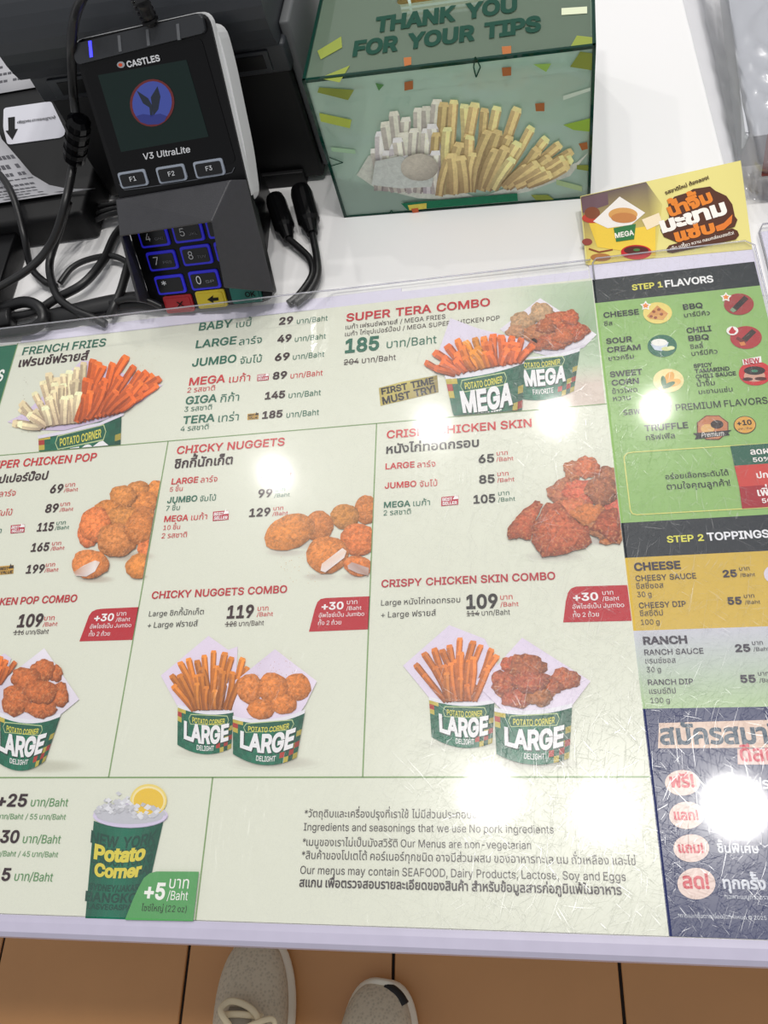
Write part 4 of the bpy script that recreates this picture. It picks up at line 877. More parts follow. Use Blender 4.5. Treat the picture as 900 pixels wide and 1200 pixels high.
sl2 = sleeve('plastic_sleeve', XR + 0.0012, XE + 0.0016, -0.0035, lambda x: YK, lambda x, y: 0.0042, 24, 60, 'clear scratched plastic sleeve over the narrow flavors sheet', r=0.006)
for par, pts in ((sl, [(XL - 0.004 + (XR + 0.0042 - XL) * i / 60.0, main_top(XL - 0.004 + (XR + 0.0042 - XL) * i / 60.0)) for i in range(61)]), (sl2, [(XR + 0.0012, YK - 0.02), (XR + 0.0012, YK - 0.004), (XR + 0.004, YK), (XE - 0.004, YK), (XE + 0.0016, YK - 0.005), (XE + 0.0016, 0.0)])):
    P_ = [Vector((x, y, (sleeve_z(x, y) if par is sl else 0.0045))) for x, y in pts]
    bm = bmesh.new(); tube_bm(bm, P_, 0.0006, 6); link('welded_edge', from_bm('welded_edge', bm, True), M['sleeve_edge'], par)
nxs = sleeve('plastic_sleeve', XE + 0.0065, XE + 0.12, -0.0035, lambda x: YK + 0.014, lambda x, y: 0.0042, 6, 20, 'clear plastic sleeve lying past the right edge of the flavors sheet')
bm = bmesh.new(); tube_bm(bm, [Vector((XE + 0.0065, 0, 0.0045)), Vector((XE + 0.0065, YK + 0.006, 0.0045)), Vector((XE + 0.010, YK + 0.0135, 0.0045)), Vector((XE + 0.12, YK + 0.014, 0.0045))], 0.0007, 6)
link('welded_edge', from_bm('welded_edge', bm, True), M['sleeve_edge'], nxs)
nb = prism('backing_sheet', COUNTER, quad(XE + 0.009, YB, XE + 0.118, YK + 0.01), -0.0008, -0.0003, 'backing')
tag(nb, 'blank white sheet inside the sleeve past the right edge of the flavors sheet', 'paper')

# ------------------------------------------------------------------ promo card tucked behind the flavors sheet
TL, BR_, BL_ = gp(680, 230, 0.016), gp(881.5, 292, 0.0012), gp(686.5, 310, 0.0012)
cp = Plane(BL_, BR_ - BL_, TL - BL_)
pc = prism('promo_card', cp, [cp.ab(*q) for q in [(686.5, 310), (881.5, 292), (868, 188), (680, 230)]], -0.0004, 0.0, mat('card_yellow', (226, 214, 128), 0.3, coat=0.3)); tag(pc, 'small yellow promotion card with brown and orange lettering tucked behind flavors sheet', 'card')
p = Print('card_picture', pc, plane=cp, lay=3)
p.poly([(680.5, 231), (757, 213.5), (776, 240), (768, 302), (689, 311)], [(96, 76, 80), (110, 96, 92), (214, 200, 120), (226, 206, 100), (236, 214, 110)])
p.poly([(681, 233), (712, 226), (713, 240), (683, 250)], (110, 84, 92), 1)
p.ell(694, 256, 12, 6, (190, 66, 50), 2); p.ell(694, 250, 9, 7, (130, 72, 48), 2.4)
p.poly([(690, 262), (712, 258), (742, 268), (768, 264), (768, 300), (700, 290)], (236, 200, 70), 1.5)
p.poly([(695, 260), (726, 231), (756, 250), (740, 264), (712, 268)], (238, 232, 226), 3); p.ell(730, 252, 17, 8, (214, 158, 90), 3.5); p.ell(731, 256, 15, 6, (196, 130, 74), 4)
p.poly([(719, 268), (745, 263), (743, 281), (722, 284)], (50, 118, 66), 4.5); p.text('MEGA', 721, 280, 743, (240, 236, 226), h=6, b=0.03, dl=6, y1=276)
p.poly([(752, 258), (772, 250), (776, 262), (758, 270)], (240, 222, 190), 3)
p.ell(745.5, 296, 18, 8.5, (196, 34, 40), 3); p.ell(745.5, 294, 14.5, 5, (84, 30, 26), 3.6); p.ell(746, 293.5, 4, 1.6, (70, 120, 60), 4)
p.ell(704, 302, 12, 4.5, (176, 116, 60), 3); p.ell(688, 284, 6, 4, (150, 70, 60), 3); p.path([(690, 292), (702, 296), (718, 293)], 0.0012, (140, 70, 40), 3)
p = Print('card_logo', pc, plane=cp, lay=5)
DBR = (84, 46, 30)
p.poly([(783, 240), (790, 231), (806, 226), (812, 222), (832, 219), (838, 224), (851, 230), (858, 240), (861, 254), (864, 258), (861, 266), (842, 272), (823, 279), (795, 285), (778, 278), (774, 270), (776, 262), (784, 256)], DBR)
p.poly([(781, 292), (784, 288), (858, 268), (864, 271), (866, 276), (862, 281), (788, 297), (782, 296)], DBR, 0.5)
p.text('น้ำจิ้ม', 785, 254.5, 836, (226, 130, 44), b=0.05, dl=2, y1=236, k=0.85); p.text('มะขาม', 776, 273, 852.7, (244, 238, 230), b=0.05, dl=2, y1=250, k=0.8); p.text('แซ่บ', 792, 284, 838.7, (226, 130, 44), b=0.05, dl=2, y1=272, k=0.72)
p.poly([(838, 266), (848, 262), (858, 252), (857, 262), (848, 270), (840, 272)], (222, 120, 44), 2.5)
p.text('รสชาติใหม่ ต้องลอง!', 780, 228.5, 831, (70, 40, 30), b=0.02, dl=1, y1=210); p.text('เผ็ด เปรี้ยว หวาน กลมกล่อมลงตัว!', 786, 294, 860, (244, 236, 226), b=0.01, dl=2, y1=275)

# ------------------------------------------------------------------ tip box of tinted acrylic
A0, B0 = gp(405, 254), gp(690, 231); bx_h = 0.12; bx_d = 0.15
ex = (B0 - A0).normalized(); bw = (B0 - A0).length; ey = Vector((0, 0, 1)).cross(ex)
T_ = Matrix(((ex.x, ey.x, 0, A0.x), (ex.y, ey.y, 0, A0.y), (0, 0, 1, 0), (0, 0, 0, 1)))
def acrylic(name, tint, dif, mixd):
    m = bpy.data.materials.new(name); m.use_nodes = True; nt = m.node_tree; nt.nodes.clear(); L = nt.links.new
    o = nt.nodes.new('ShaderNodeOutputMaterial'); t = nt.nodes.new('ShaderNodeBsdfTransparent'); t.inputs[0].default_value = (*tint, 1)
    d = nt.nodes.new('ShaderNodeBsdfDiffuse'); d.inputs[0].default_value = lin(dif); tl = nt.nodes.new('ShaderNodeBsdfTranslucent'); tl.inputs[0].default_value = lin(dif)
    a = nt.nodes.new('ShaderNodeMixShader'); a.inputs[0].default_value = 0.5; L(d.outputs[0], a.inputs[1]); L(tl.outputs[0], a.inputs[2])
    b = nt.nodes.new('ShaderNodeMixShader'); b.inputs[0].default_value = mixd; L(t.outputs[0], b.inputs[1]); L(a.outputs[0], b.inputs[2])
    g = nt.nodes.new('ShaderNodeBsdfGlossy'); g.inputs['Roughness'].default_value = 0.03; fr = nt.nodes.new('ShaderNodeFresnel'); fr.inputs[0].default_value = 1.49
    c = nt.nodes.new('ShaderNodeMixShader'); L(fr.outputs[0], c.inputs[0]); L(b.outputs[0], c.inputs[1]); L(g.outputs[0], c.inputs[2]); L(c.outputs[0], o.inputs[0]); return m
M['acr'] = acrylic('green_acrylic', (0.86, 0.955, 0.905), (190, 226, 206), 0.16)
M['acr_front'] = acrylic('green_print_film', (0.86, 0.955, 0.905), (226, 252, 238), 0.62)
M['acr_lid'] = acrylic('green_lid_film', (0.9, 0.96, 0.92), (196, 222, 196), 0.34)
M['acr_edge'] = acrylic('acrylic_edge', (0.12, 0.34, 0.28), (24, 84, 70), 0.7)
tb_ = empty('tip_box', (A0 + B0) / 2 + ey * bx_d / 2); tag(tb_, 'transparent green acrylic tip box with printed fries and thank you message', 'tip box')
t_ = 0.0018
def pane(name, lo, hi, m_='acr'): return box(name, lo, hi, m_, tb_, T=T_)
pane('front_panel', (0, 0, 0), (bw, t_, bx_h), 'acr_front'); pane('back_panel', (0, bx_d - t_, 0), (bw, bx_d, bx_h))
pane('side_panel', (0, t_, 0), (t_, bx_d - t_, bx_h)); pane('side_panel', (bw - t_, t_, 0), (bw, bx_d - t_, bx_h))
# lid with a coin slot
bm = bmesh.new(); out = [(0, 0), (bw, 0), (bw, bx_d), (0, bx_d)]; sl_ = rounded([(bw * 0.30, 0.072), (bw * 0.62, 0.072), (bw * 0.62, 0.084), (bw * 0.30, 0.084)], 0.005, 4)
lo_, hi_ = [], []
for z, st in ((bx_h, lo_), (bx_h + t_, hi_)):
    o_ = [bm.verts.new((x, y, z)) for x, y in out]; i_ = [bm.verts.new((x, y, z)) for x, y in sl_]; st += [o_, i_]
    es = [bm.edges.new((o_[k], o_[(k + 1) % 4])) for k in range(4)] + [bm.edges.new((i_[k], i_[(k + 1) % len(i_)])) for k in range(len(i_))]
    bmesh.ops.triangle_fill(bm, use_beauty=True, edges=es)
for a, b in ((lo_[0], hi_[0]), (lo_[1], hi_[1])):
    for k in range(len(a)): bm.faces.new((a[k], a[(k + 1) % len(a)], b[(k + 1) % len(a)], b[k]))
bmesh.ops.transform(bm, matrix=T_, verts=bm.verts[:]); link('lid', from_bm('lid', bm), M['acr_lid'], tb_, label='lid with a rounded coin slot')
bm = bmesh.new()
e_ = 0.0011
for p0, p1 in [((0, 0, 0), (0, 0, bx_h)), ((bw, 0, 0), (bw, 0, bx_h)), ((0, 0, bx_h + t_), (bw, 0, bx_h + t_)), ((0, 0, 0), (bw, 0, 0)), ((0, 0, bx_h + t_), (0, bx_d, bx_h + t_)), ((bw, 0, bx_h + t_), (bw, bx_d, bx_h + t_)), ((0, bx_d, 0), (0, bx_d, bx_h)), ((bw, bx_d, 0), (bw, bx_d, bx_h)), ((0, bx_d, bx_h + t_), (bw, bx_d, bx_h + t_)), ((0, 0, 0), (0, bx_d, 0)), ((bw, 0, 0), (bw, bx_d, 0))]:
    box_bm(bm, [min(a, b) - e_ for a, b in zip(p0, p1)], [max(a, b) + e_ for a, b in zip(p0, p1)], T_)
link('edge_seam', from_bm('edge_seam', bm), M['acr_edge'], tb_, label='dark green glued edges')
FR = Plane(T_ @ Vector((0, -0.0004, 0)), ex, (0, 0, 1)); LID = Plane(T_ @ Vector((0, 0, bx_h + t_ + 0.0002)), ex, ey)
p = Print('fries_print', tb_, plane=FR, material='fryink', lay=2)
p.poly([(418, 205), (432, 182), (446, 181), (560, 232), (676, 190), (690, 178), (668, 206), (620, 224), (560, 236), (490, 232), (440, 220)], (214, 218, 206), 0)
p.fan([(440, 178), (446, 158), (453, 147), (462, 135), (475, 140), (490, 128), (500, 124), (512, 120)], (440, 222), (515, 226), 11, lambda t: (250, 250, 232), rows=3, dl=1)
p.fan([(520, 122), (532, 118), (545, 126), (556, 124), (568, 130), (582, 128), (606, 127), (622, 150), (640, 162), (656, 168), (670, 176), (668, 186)], (512, 228), (620, 214), 10, lambda t: (250, 226, 160), rows=3, dl=6)
p.lay = 24; p.blob(492, 193, 22, 16, (196, 190, 176), rough=0.02, dark=0.2); p.poly([(436, 214), (440, 186), (470, 180), (508, 206), (506, 216), (470, 218)], (206, 212, 206), -2)
p.lay = 3; p.poly([(470, 237), (606, 225), (607, 234), (478, 245)], (20, 112, 78), 8); p.poly([(478, 239), (500, 236.5), (500, 243), (480, 245)], (222, 206, 90), 9); p.poly([(482, 243), (490, 242), (491, 247), (484, 248)], (206, 100, 60), 10)
p = Print('back_print', tb_, plane=Plane(T_ @ Vector((0, bx_d - t_ - 0.0006, 0)), ex, (0, 0, 1)), material='fryink', lay=0)
for q, c in [([(0.01, 0.02), (0.06, 0.02), (0.05, 0.10), (0.02, 0.09)], (240, 190, 130)), ([(0.055, 0.02), (0.12, 0.02), (0.125, 0.11), (0.055, 0.10)], (250, 184, 110)), ([(0.11, 0.02), (0.18, 0.02), (0.17, 0.09), (0.12, 0.105)], (244, 176, 112))]: p.poly(q, c, ab=True)
p = Print('confetti', tb_, plane=FR, lay=3, split=True); CY, CO, CG = (138, 150, 66), (170, 104, 58), (84, 138, 78)
for q, c in [([(374, 102), (415, 105), (408, 117), (372, 108)], CY), ([(374, 132), (412, 140), (410, 150), (376, 142)], (180, 196, 84)), ([(474, 96), (484, 94), (484, 104), (474, 106)], CO), ([(588, 79), (599, 78), (599, 88), (589, 89)], CO), ([(627, 121), (638, 120), (638, 130), (628, 130)], CO), ([(678, 168), (688, 166), (689, 174), (682, 176)], CO), ([(440, 97), (450, 99), (444, 106)], CG), ([(680, 60), (694, 62), (694, 82), (668, 78)], CY), ([(660, 112), (692, 102), (692, 106), (660, 117)], (206, 222, 206)), ([(660, 146), (692, 138), (692, 154), (672, 152)], (150, 186, 70)), ([(676, 193), (690, 193), (690, 200), (676, 198)], CY), ([(622, 228), (642, 228), (650, 234), (628, 234)], CY), ([(625, 75), (646, 74), (640, 84)], (150, 190, 90)), ([(388, 172), (416, 175), (417, 180), (389, 177)], (168, 204, 168)), ([(652, 210), (682, 218), (682, 224), (652, 216)], (176, 200, 150))]: p.poly(q, c)
DKG = (18, 66, 52)
p = Print('outline_mark', tb_, plane=FR, lay=3)
p.path([(557, 66), (563, 78), (558, 90), (555, 78), (557, 66)], 0.0009, DKG, 1); p.path([(386, 184), (402, 190), (388, 194)], 0.0008, DKG, 1); p.path([(454, 252), (459, 246), (462, 251)], 0.0008, DKG, 1)
p = Print('lettering', tb_, plane=LID, lay=2)
p.text('THANK YOU', 439, 38, 606, DKG, h=17, b=0.05, y1=13); p.text('FOR YOUR TIPS', 413, 66, 634, DKG, h=17, b=0.05, y1=36)
p = Print('confetti', tb_, plane=LID, lay=2, split=True)
for q, c in [([(372, 60), (400, 43), (401, 56), (376, 70)], CY), ([(374, 92), (410, 77), (398, 97)], CY), ([(588, 55), (599, 54), (599, 63), (589, 65)], CO), ([(676, 42), (694, 44), (694, 54), (668, 56)], CY), ([(658, 10), (688, 8), (688, 16), (658, 18)], (214, 220, 190)), ([(473, 68), (482, 67), (482, 76), (474, 78)], CO)]: p.poly(q, c)

# ------------------------------------------------------------------ card reader on its tilted stand
E1, E2 = Vector((0.9894, -0.11359, 0.09044)), Vector((-0.01448, 0.54255, 0.8399))
TF = Plane(gp(254, 352, 0.0125), E1, E2)
cr_ = empty('card_terminal', (TF.w(0, 0.09, -0.05).x, TF.w(0, 0.09, -0.05).y, 0)); tag(cr_, 'black countertop card reader with keypad hood and dark screen on stand', 'card reader')
def px(*q): return [TF.ab(x, y) for x, y in q]
k_ = 1.128
uL, uR, vB, vT = -0.0588, 0.0484, -0.0045, 0.1868
prism('bezel', TF, [(uL, vB), (uR, vB), (uR, vT), (uL, vT)], -0.006, 0.0, 'black_plastic', cr_, r=0.009, bevel=0.0012)
prism('shell', TF, [(uL + 0.001, 0.066), (uR - 0.002, 0.066), (uR + 0.0016, 0.10), (uR + 0.0026, vT - 0.03), (uR + 0.0012, vT - 0.006), (uL - 0.0006, vT - 0.006)], -0.021, -0.0062, 'silver', cr_, r=0.010, label='pale grey lower shell')
prism('base', TF, [(uL + 0.002, vB + 0.002), (uR - 0.002, vB + 0.002), (uR - 0.002, 0.0655), (uL + 0.002, 0.0655)], -0.0125, -0.0062, 'black_plastic', cr_, r=0.004)
prism('silver_rim', TF, [(uL - 0.0009, vB + 0.072), (uR + 0.0009, vB + 0.072), (uR + 0.0009, vT + 0.0006), (uL - 0.0009, vT + 0.0006)], -0.0066, -0.0024, 'silver', cr_, r=0.009, label='thin silver rim')
bm = bmesh.new()
lo_ = [TF.w(a, b, -0.0205) for a, b in ((-0.04, 0.03), (0.03, 0.03), (0.03, 0.16), (-0.04, 0.16))]
vs = [bm.verts.new(q) for q in lo_] + [bm.verts.new((q.x, max(q.y, 0.452) + (0.02 if i > 1 else 0.0), 0.0)) for i, q in enumerate(lo_)]
for f in ((0, 1, 2, 3), (7, 6, 5, 4), (0, 4, 5, 1), (1, 5, 6, 2), (2, 6, 7, 3), (3, 7, 4, 0)): bm.faces.new([vs[i] for i in f])
link('stand', from_bm('stand', bm), M['black_plastic'], cr_)
prism('light_bar', TF, px((87, 52), (238, 15), (243, 38), (92, 76)), 0.0, 0.0028, 'charcoal', cr_, r=0.003, bevel=0.001)
M['led_on'] = mat('blue_light', (40, 40, 230), 0.4, emit=(60, 60, 255), estr=2.2); M['led_off'] = mat('grey_window', (96, 98, 102), 0.3)
for i, (x, y) in enumerate([(108.5, 57), (142.5, 50.5), (175.5, 43.5), (211, 37)]):
    prism('status_light', TF, px((x - 2, y - 9), (x + 1.3, y - 9.5), (x + 3, y + 9.5), (x - 0.3, y + 10)), 0.001, 0.0032, 'led_on' if i == 0 else 'led_off', cr_, label='lit blue status light' if i == 0 else None)
gl = prism('glass', TF, px((98, 82), (236, 44), (277, 190), (140, 216)), -0.001, 0.0005, 'dark_gloss', cr_, r=0.004)
scm = mat('screen', (12, 24, 22), 0.12, spec=0.3, emit=(14, 36, 33), estr=0.3)
sc_ = prism('screen', TF, px((115.5, 88), (219, 70), (245, 160), (142.5, 178)), 0.0, 0.0008, scm, cr_)
p = Print('logo', sc_, plane=Plane(TF.w(0, 0, 0.001), E1, E2), material='ink', lay=2)
M['glow'] = bpy.data.materials.new('screen_ink'); M['glow'].use_nodes = True; nt = M['glow'].node_tree; va = nt.nodes.new('ShaderNodeVertexColor'); va.layer_name = 'Col'
nt.links.new(va.outputs[0], nt.nodes['Principled BSDF'].inputs['Emission Color']); nt.nodes['Principled BSDF'].inputs['Emission Strength'].default_value = 0.55; nt.nodes['Principled BSDF'].inputs['Base Color'].default_value = (0.01, 0.01, 0.01, 1); nt.nodes['Principled BSDF'].inputs['Roughness'].default_value = 0.2
p.m = 'glow'
p.ell(178.5, 120.5, 26, 28, (112, 26, 30), 0, rot=0.25); p.ell(178.5, 120.5, 23, 25.5, (66, 84, 178), 1, rot=0.25)
p.poly([(160.5, 106), (174, 115), (179, 124), (179.5, 137), (176.5, 137), (175.5, 126), (168, 121)], (14, 30, 52), 2); p.poly([(185, 101), (188.5, 113), (186, 128), (180, 136), (178.5, 124), (177, 114)], (14, 30, 52), 2)
p.poly([(160, 136), (168, 133.5), (178, 135), (188, 133), (196, 136), (193, 142), (186, 145.5), (174, 146), (165, 143)], (40, 52, 140), 2)
FT = Plane(TF.w(0, 0, 0.0006), E1, E2)
p = Print('lettering', cr_, plane=FT, lay=3); LW = (206, 208, 212)
p.text('CASTLES', 150, 79, 188.5, LW, h=7.6, b=0.03, y1=71); p.ell(142, 75.8, 4.6, 3.8, (150, 152, 158), 0); p.ell(141.4, 76, 2.4, 2, (206, 80, 50), 0.5)
p.text('V3 UltraLite', 169.5, 187, 224, LW, h=7.4, b=0.015, y1=178, sh=0.12)
p = Print('trim_line', cr_, plane=FT, lay=3); p.path([(140, 216), (146, 222.5), (168, 220), (255, 206.5), (272, 202), (275, 196)], 0.0005, (90, 92, 98))
M['fkey'] = mat('key_grey', (150, 158, 172), 0.35); M['keyblk'] = mat('key_black', (10, 10, 13), 0.3); M['keyblue'] = mat('key_backlight', (30, 28, 150), 0.4, emit=(38, 34, 190), estr=0.35)
def key(name, x, y, wx, wy, rimm, face, txt=None, lab=None, tcol=LW, th=6, sub=None):
    a, b = TF.ab(x, y); q = [(a - wx, b - wy), (a + wx, b - wy), (a + wx, b + wy), (a - wx, b + wy)]
    o = prism(name, TF, q, -0.0005, 0.0016, rimm, cr_, r=0.0022, label=lab)
    i = [(a - wx * 0.86, b - wy * 0.78), (a + wx * 0.86, b - wy * 0.78), (a + wx * 0.86, b + wy * 0.72), (a - wx * 0.86, b + wy * 0.72)]
    prism('key_face', TF, i, 0.0012, 0.0022, face, o, r=0.0018)
    pr = Print('lettering', o, plane=Plane(TF.w(0, 0, 0.0023), E1, E2), lay=2)
    if txt: pr.text(txt, x - th * 0.36 * len(txt), y + th * 0.5 + 0.6, x + th * 0.32 * len(txt), tcol, h=th, b=0.01, y1=y + th * 0.5 - 0.9)
    if sub: pr.text(sub, x + 3, y + 3, x + 13, (110, 112, 118), h=2.6)
    return pr
for (x, y), t in zip([(157, 209.3), (202, 203.3), (246, 197)], ('F1', 'F2', 'F3')): key('function_key', x, y, 0.0118, 0.0056, 'fkey', 'keyblk', t, 'grey rimmed function key', th=5.4)
for x, y, t, sb in [(181, 277.5, '4', 'GHI'), (221, 271.5, '5', 'JKL'), (261, 266, '6', 'MNO'), (191, 305, '7', 'PRS'), (231, 298.5, '8', 'TUV'), (271, 293, '9', 'WXY'), (200.5, 333, '*', None), (240.5, 327.5, '0', 'SP'), (280, 322, '#', None), (172, 251, '1', None), (212, 246, '2', 'ABC'), (252, 240, '3', 'DEF')]:
    pr = key('number_key', x, y, 0.0127, 0.0072, 'keyblue', 'keyblk', None, 'blue backlit black number key')
    pr.text(t, x - 9, y + 5.5, x - 3.5, (190, 192, 198), h=9.5)
    if sb: pr.text(sb, x + 1, y + 4, x + 11, (120, 122, 128), h=3.2)
M['kred'] = mat('key_red', (146, 24, 32), 0.4); M['kyel'] = mat('key_yellow', (184, 164, 34), 0.4); M['kgrn'] = mat('key_green', (20, 100, 90), 0.4)
for x, y, m_, t in [(210.5, 355.5, 'kred', 'X'), (248.5, 349.8, 'kyel', '←'), (289, 344, 'kgrn', 'OK')]:
    pr = key('color_key', x, y, 0.0128, 0.0068, m_, m_, None, {'X': 'red cancel key', '←': 'yellow clear key', 'OK': 'green OK key'}[t])
    if t == '←': pr.poly([(243, 351), (250, 346), (249.5, 349), (256, 348.2), (256.5, 351.8), (250, 352.6), (250.5, 355)], (20, 18, 12), 1)
    else: pr.text(t, x - (2.5 if t == 'X' else 1), y + 4, x + (6 if t == 'X' else 11), (24, 14, 14), h=6, b=0.02)
# privacy hood: a sloping brow and two side walls standing over the keypad
def lp(x, y, h): a, b = TF.ab(x, y, h); return TF.w(a, b, h)
hb = 0.031
A1, B1, C1, D1 = TF.w(uL - 0.001, 0.083, 0.002), TF.w(uR + 0.001, 0.083, 0.002), TF.w(uR + 0.0015, 0.002, 0.0), TF.w(uL - 0.001, 0.002, 0.0)
E_, F_, G_ = lp(248, 260, hb), lp(142, 277, 0.024), lp(263, 337, hb)
aF = TF.ab(142, 277, 0.024); H_ = TF.w(uL + 0.004, 0.010, 0.022)
TRb = lp(270, 212, 0.012); TLb = lp(139, 236, 0.006)
Cm = TF.w(uR + 0.002, 0.03, 0.0)
bm = bmesh.new()
def facev(*pts): return bm.faces.new([bm.verts.new(q) for q in pts])
facev(A1, TRb, E_, F_, TLb); facev(A1, B1, TRb); facev(TRb, B1, C1, G_, E_); facev(TLb, F_, H_, D1, A1)
bmesh.ops.remove_doubles(bm, verts=bm.verts[:], dist=1e-5)
bmesh.ops.recalc_face_normals(bm, faces=bm.faces)
hd = link('privacy_hood', from_bm('privacy_hood', bm), M['hood'], cr_, label='matte charcoal privacy hood over the keypad')
md = hd.modifiers.new('thickness', 'SOLIDIFY'); md.thickness = 0.0022; md.offset = 0
mb = hd.modifiers.new('round', 'BEVEL'); mb.width = 0.0014; mb.segments = 2; mb.limit_method = 'ANGLE'

# ------------------------------------------------------------------ receipt printer behind the card reader
pa, pb_ = gp(132, 236), gp(387, 211); pex = (pb_ - pa).normalized(); pw = (pb_ - pa).length; pey = Vector((0, 0, 1)).cross(pex)
TP = Matrix(((pex.x, pey.x, 0, pa.x), (pex.y, pey.y, 0, pa.y), (0, 0, 1, 0), (0, 0, 0, 1)))
rp = empty('receipt_printer', (pa + pb_) / 2 + pey * 0.09); tag(rp, 'large charcoal receipt printer with rounded cover behind the card reader', 'printer')
M['printer'] = mat('printer_grey', (44, 47, 52), 0.45, bump=0.06, bscale=1800); M['printer_dark'] = mat('printer_dark', (15, 15, 17), 0.5, spec=0.3, bump=0.06, bscale=1800); M['slate'] = mat('side_grey', (88, 90, 92), 0.5)
box('body', (0, 0, 0.004), (pw - 0.004, 0.20, 0.104), 'printer_dark', rp, bevel=0.003, T=TP)
box('side_cover', (pw - 0.0038, 0.004, 0.012), (pw + 0.004, 0.198, 0.135), 'slate', rp, bevel=0.002, T=TP, label='mid grey side plate')
box('mid_band', (-0.002, -0.006, 0.1042), (pw - 0.001, 0.20, 0.126), 'printer', rp, bevel=0.002, T=TP)
for u0 in (0.012, pw - 0.052):
    f_ = box('latch', (u0, -0.0085, 0.1075), (u0 + 0.038, -0.0055, 0.1235), 'printer', rp, bevel=0.001, T=TP)
    box('latch_recess', (u0 + 0.008, -0.0092, 0.1105), (u0 + 0.034, -0.008, 0.121), 'printer_dark', f_, bevel=0.0004, T=TP)
# rounded cover
bm = bmesh.new(); prof = []
for i in range(13):
    t = -0.5 + (math.pi / 2 + 0.5) * i / 12; prof.append((0.030 - 0.046 * math.cos(t), 0.150 + 0.046 * math.sin(t)))
prof = [(0.0, 0.1265)] + prof + [(0.17, 0.196), (0.20, 0.17), (0.20, 0.1265)]
r0 = [bm.verts.new((-0.006, y, z)) for y, z in prof]; r1 = [bm.verts.new((pw - 0.004, y, z)) for y, z in prof]
for i in range(len(prof)): bm.faces.new((r0[i], r0[(i + 1) % len(prof)], r1[(i + 1) % len(prof)], r1[i]))
bm.faces.new(r0); bm.faces.new(r1[::-1]); bmesh.ops.transform(bm, matrix=TP, verts=bm.verts[:])
link('rounded_cover', from_bm('rounded_cover', bm), M['printer'], rp)
box('base_foot', (pw - 0.075, -0.004, 0.0), (pw - 0.02, 0.01, 0.014), 'printer_dark', rp, bevel=0.001, T=TP)

# ------------------------------------------------------------------ slip printer at the left and its paper
sp_ = empty('slip_printer', (-0.50, 0.62, 0)); tag(sp_, 'low black slip printer with a white arrow sticker beside the receipt printer', 'printer')
box('body', (-0.70, 0.528, 0.0), (-0.362, 0.80, 0.030), 'printer_dark', sp_, bevel=0.004)
box('paper_tray', (-0.70, 0.43, 0.0), (-0.432, 0.5278, 0.020), 'black_plastic', sp_, bevel=0.002)
SPZ = 0.0304; SPL = Plane((0, 0, SPZ), (1, 0, 0), (0, 1, 0))
st_ = prism('sticker', SPL, rounded([SPL.ab(*q) for q in [(4.5, 127), (60, 119), (78, 156), (72, 161.5), (9, 170), (4, 150)]], 0.004), 0, 0.0004, mat('sticker_white', (206, 206, 216), 0.4), sp_)
p = Print('lettering', st_, plane=Plane((0, 0, SPZ + 0.0006), (1, 0, 0), (0, 1, 0)), lay=2)
p.poly([(9.5, 138), (17.5, 137), (17.5, 151.5), (21, 151), (14.5, 164), (6.5, 153.5), (10, 153)], (18, 18, 20))
p.text('จุดฉีกกระดาษSlip', 66, 136.5, 21, (50, 50, 54), y1=142.5, b=0.01)
M['receipt'] = mat('thermal_paper', (172, 172, 178), 0.55)
def receipt(name, rows_px, label, lines):
    V, F = [], []
    for l, r in rows_px: V += [gp(*l), gp(*r)]
    n = len(rows_px)
    # refine across so that the curl is smooth
    F = [(2 * i, 2 * i + 1, 2 * i + 3, 2 * i + 2) for i in range(n - 1)]
    me = mesh(name, V, F, True); o = link(name, me, M['receipt']); tag(o, label, 'receipt')
    md = o.modifiers.new('thickness', 'SOLIDIFY'); md.thickness = 0.0003; md.offset = -1
    pr = Print('lettering', o, lay=0)
    def pt(u, v, up=0.0005):
        v *= n - 1; i = min(int(v), n - 2); t = v - i; L = V[2 * i].lerp(V[2 * i + 2], t); R = V[2 * i + 1].lerp(V[2 * i + 3], t); q = L.lerp(R, u); q.z += up; return q
    for (u0, u1, v, th) in lines:
        N = 8
        for k in range(N):
            if rnd.random() < 0.12: continue
            a, b = u0 + (u1 - u0) * k / N, u0 + (u1 - u0) * (k + 0.8) / N
            pr.raw([pt(a, v), pt(b, v), pt(b, v + th), pt(a, v + th)], [(0, 1, 2, 3)], (84, 84, 90))
    return o
# strip lying over the slip printer's tray, curling towards the counter
receipt('receipt', [((-70, 150, 0.040), (-6, 142, 0.040)), ((-62, 172, 0.040), (2, 163, 0.039)), ((-54, 196, 0.038), (22, 186, 0.038)), ((-48, 218, 0.036), (38, 205, 0.036)), ((-44, 232, 0.0345), (58, 217, 0.0345)), ((-44, 240, 0.034), (82, 222, 0.034)), ((-40, 244, 0.034), (112, 221, 0.0335))],
        'printed paper receipt curling over the black slip printer', [(0.45, 0.98, 0.30, 0.03), (0.4, 0.95, 0.38, 0.04), (0.5, 0.95, 0.46, 0.03), (0.3, 0.98, 0.53, 0.015), (0.4, 0.9, 0.60, 0.025), (0.35, 0.85, 0.66, 0.025), (0.3, 0.8, 0.73, 0.02), (0.3, 0.8, 0.79, 0.02), (0.35, 0.95, 0.88, 0.05)])
receipt('receipt', [((-60, -60, 0.034), (20, -66, 0.034)), ((-60, -20, 0.034), (28, -26, 0.034)), ((-60, 40, 0.033), (36, 24, 0.033)), ((-60, 85, 0.0325), (46, 66, 0.0325)), ((-60, 120, 0.0315), (50, 101, 0.0315))],
        'faded paper receipt lying flat behind the white arrow sticker', [(0.5, 0.95, 0.78, 0.02), (0.5, 0.9, 0.84, 0.02), (0.55, 0.95, 0.90, 0.02)])

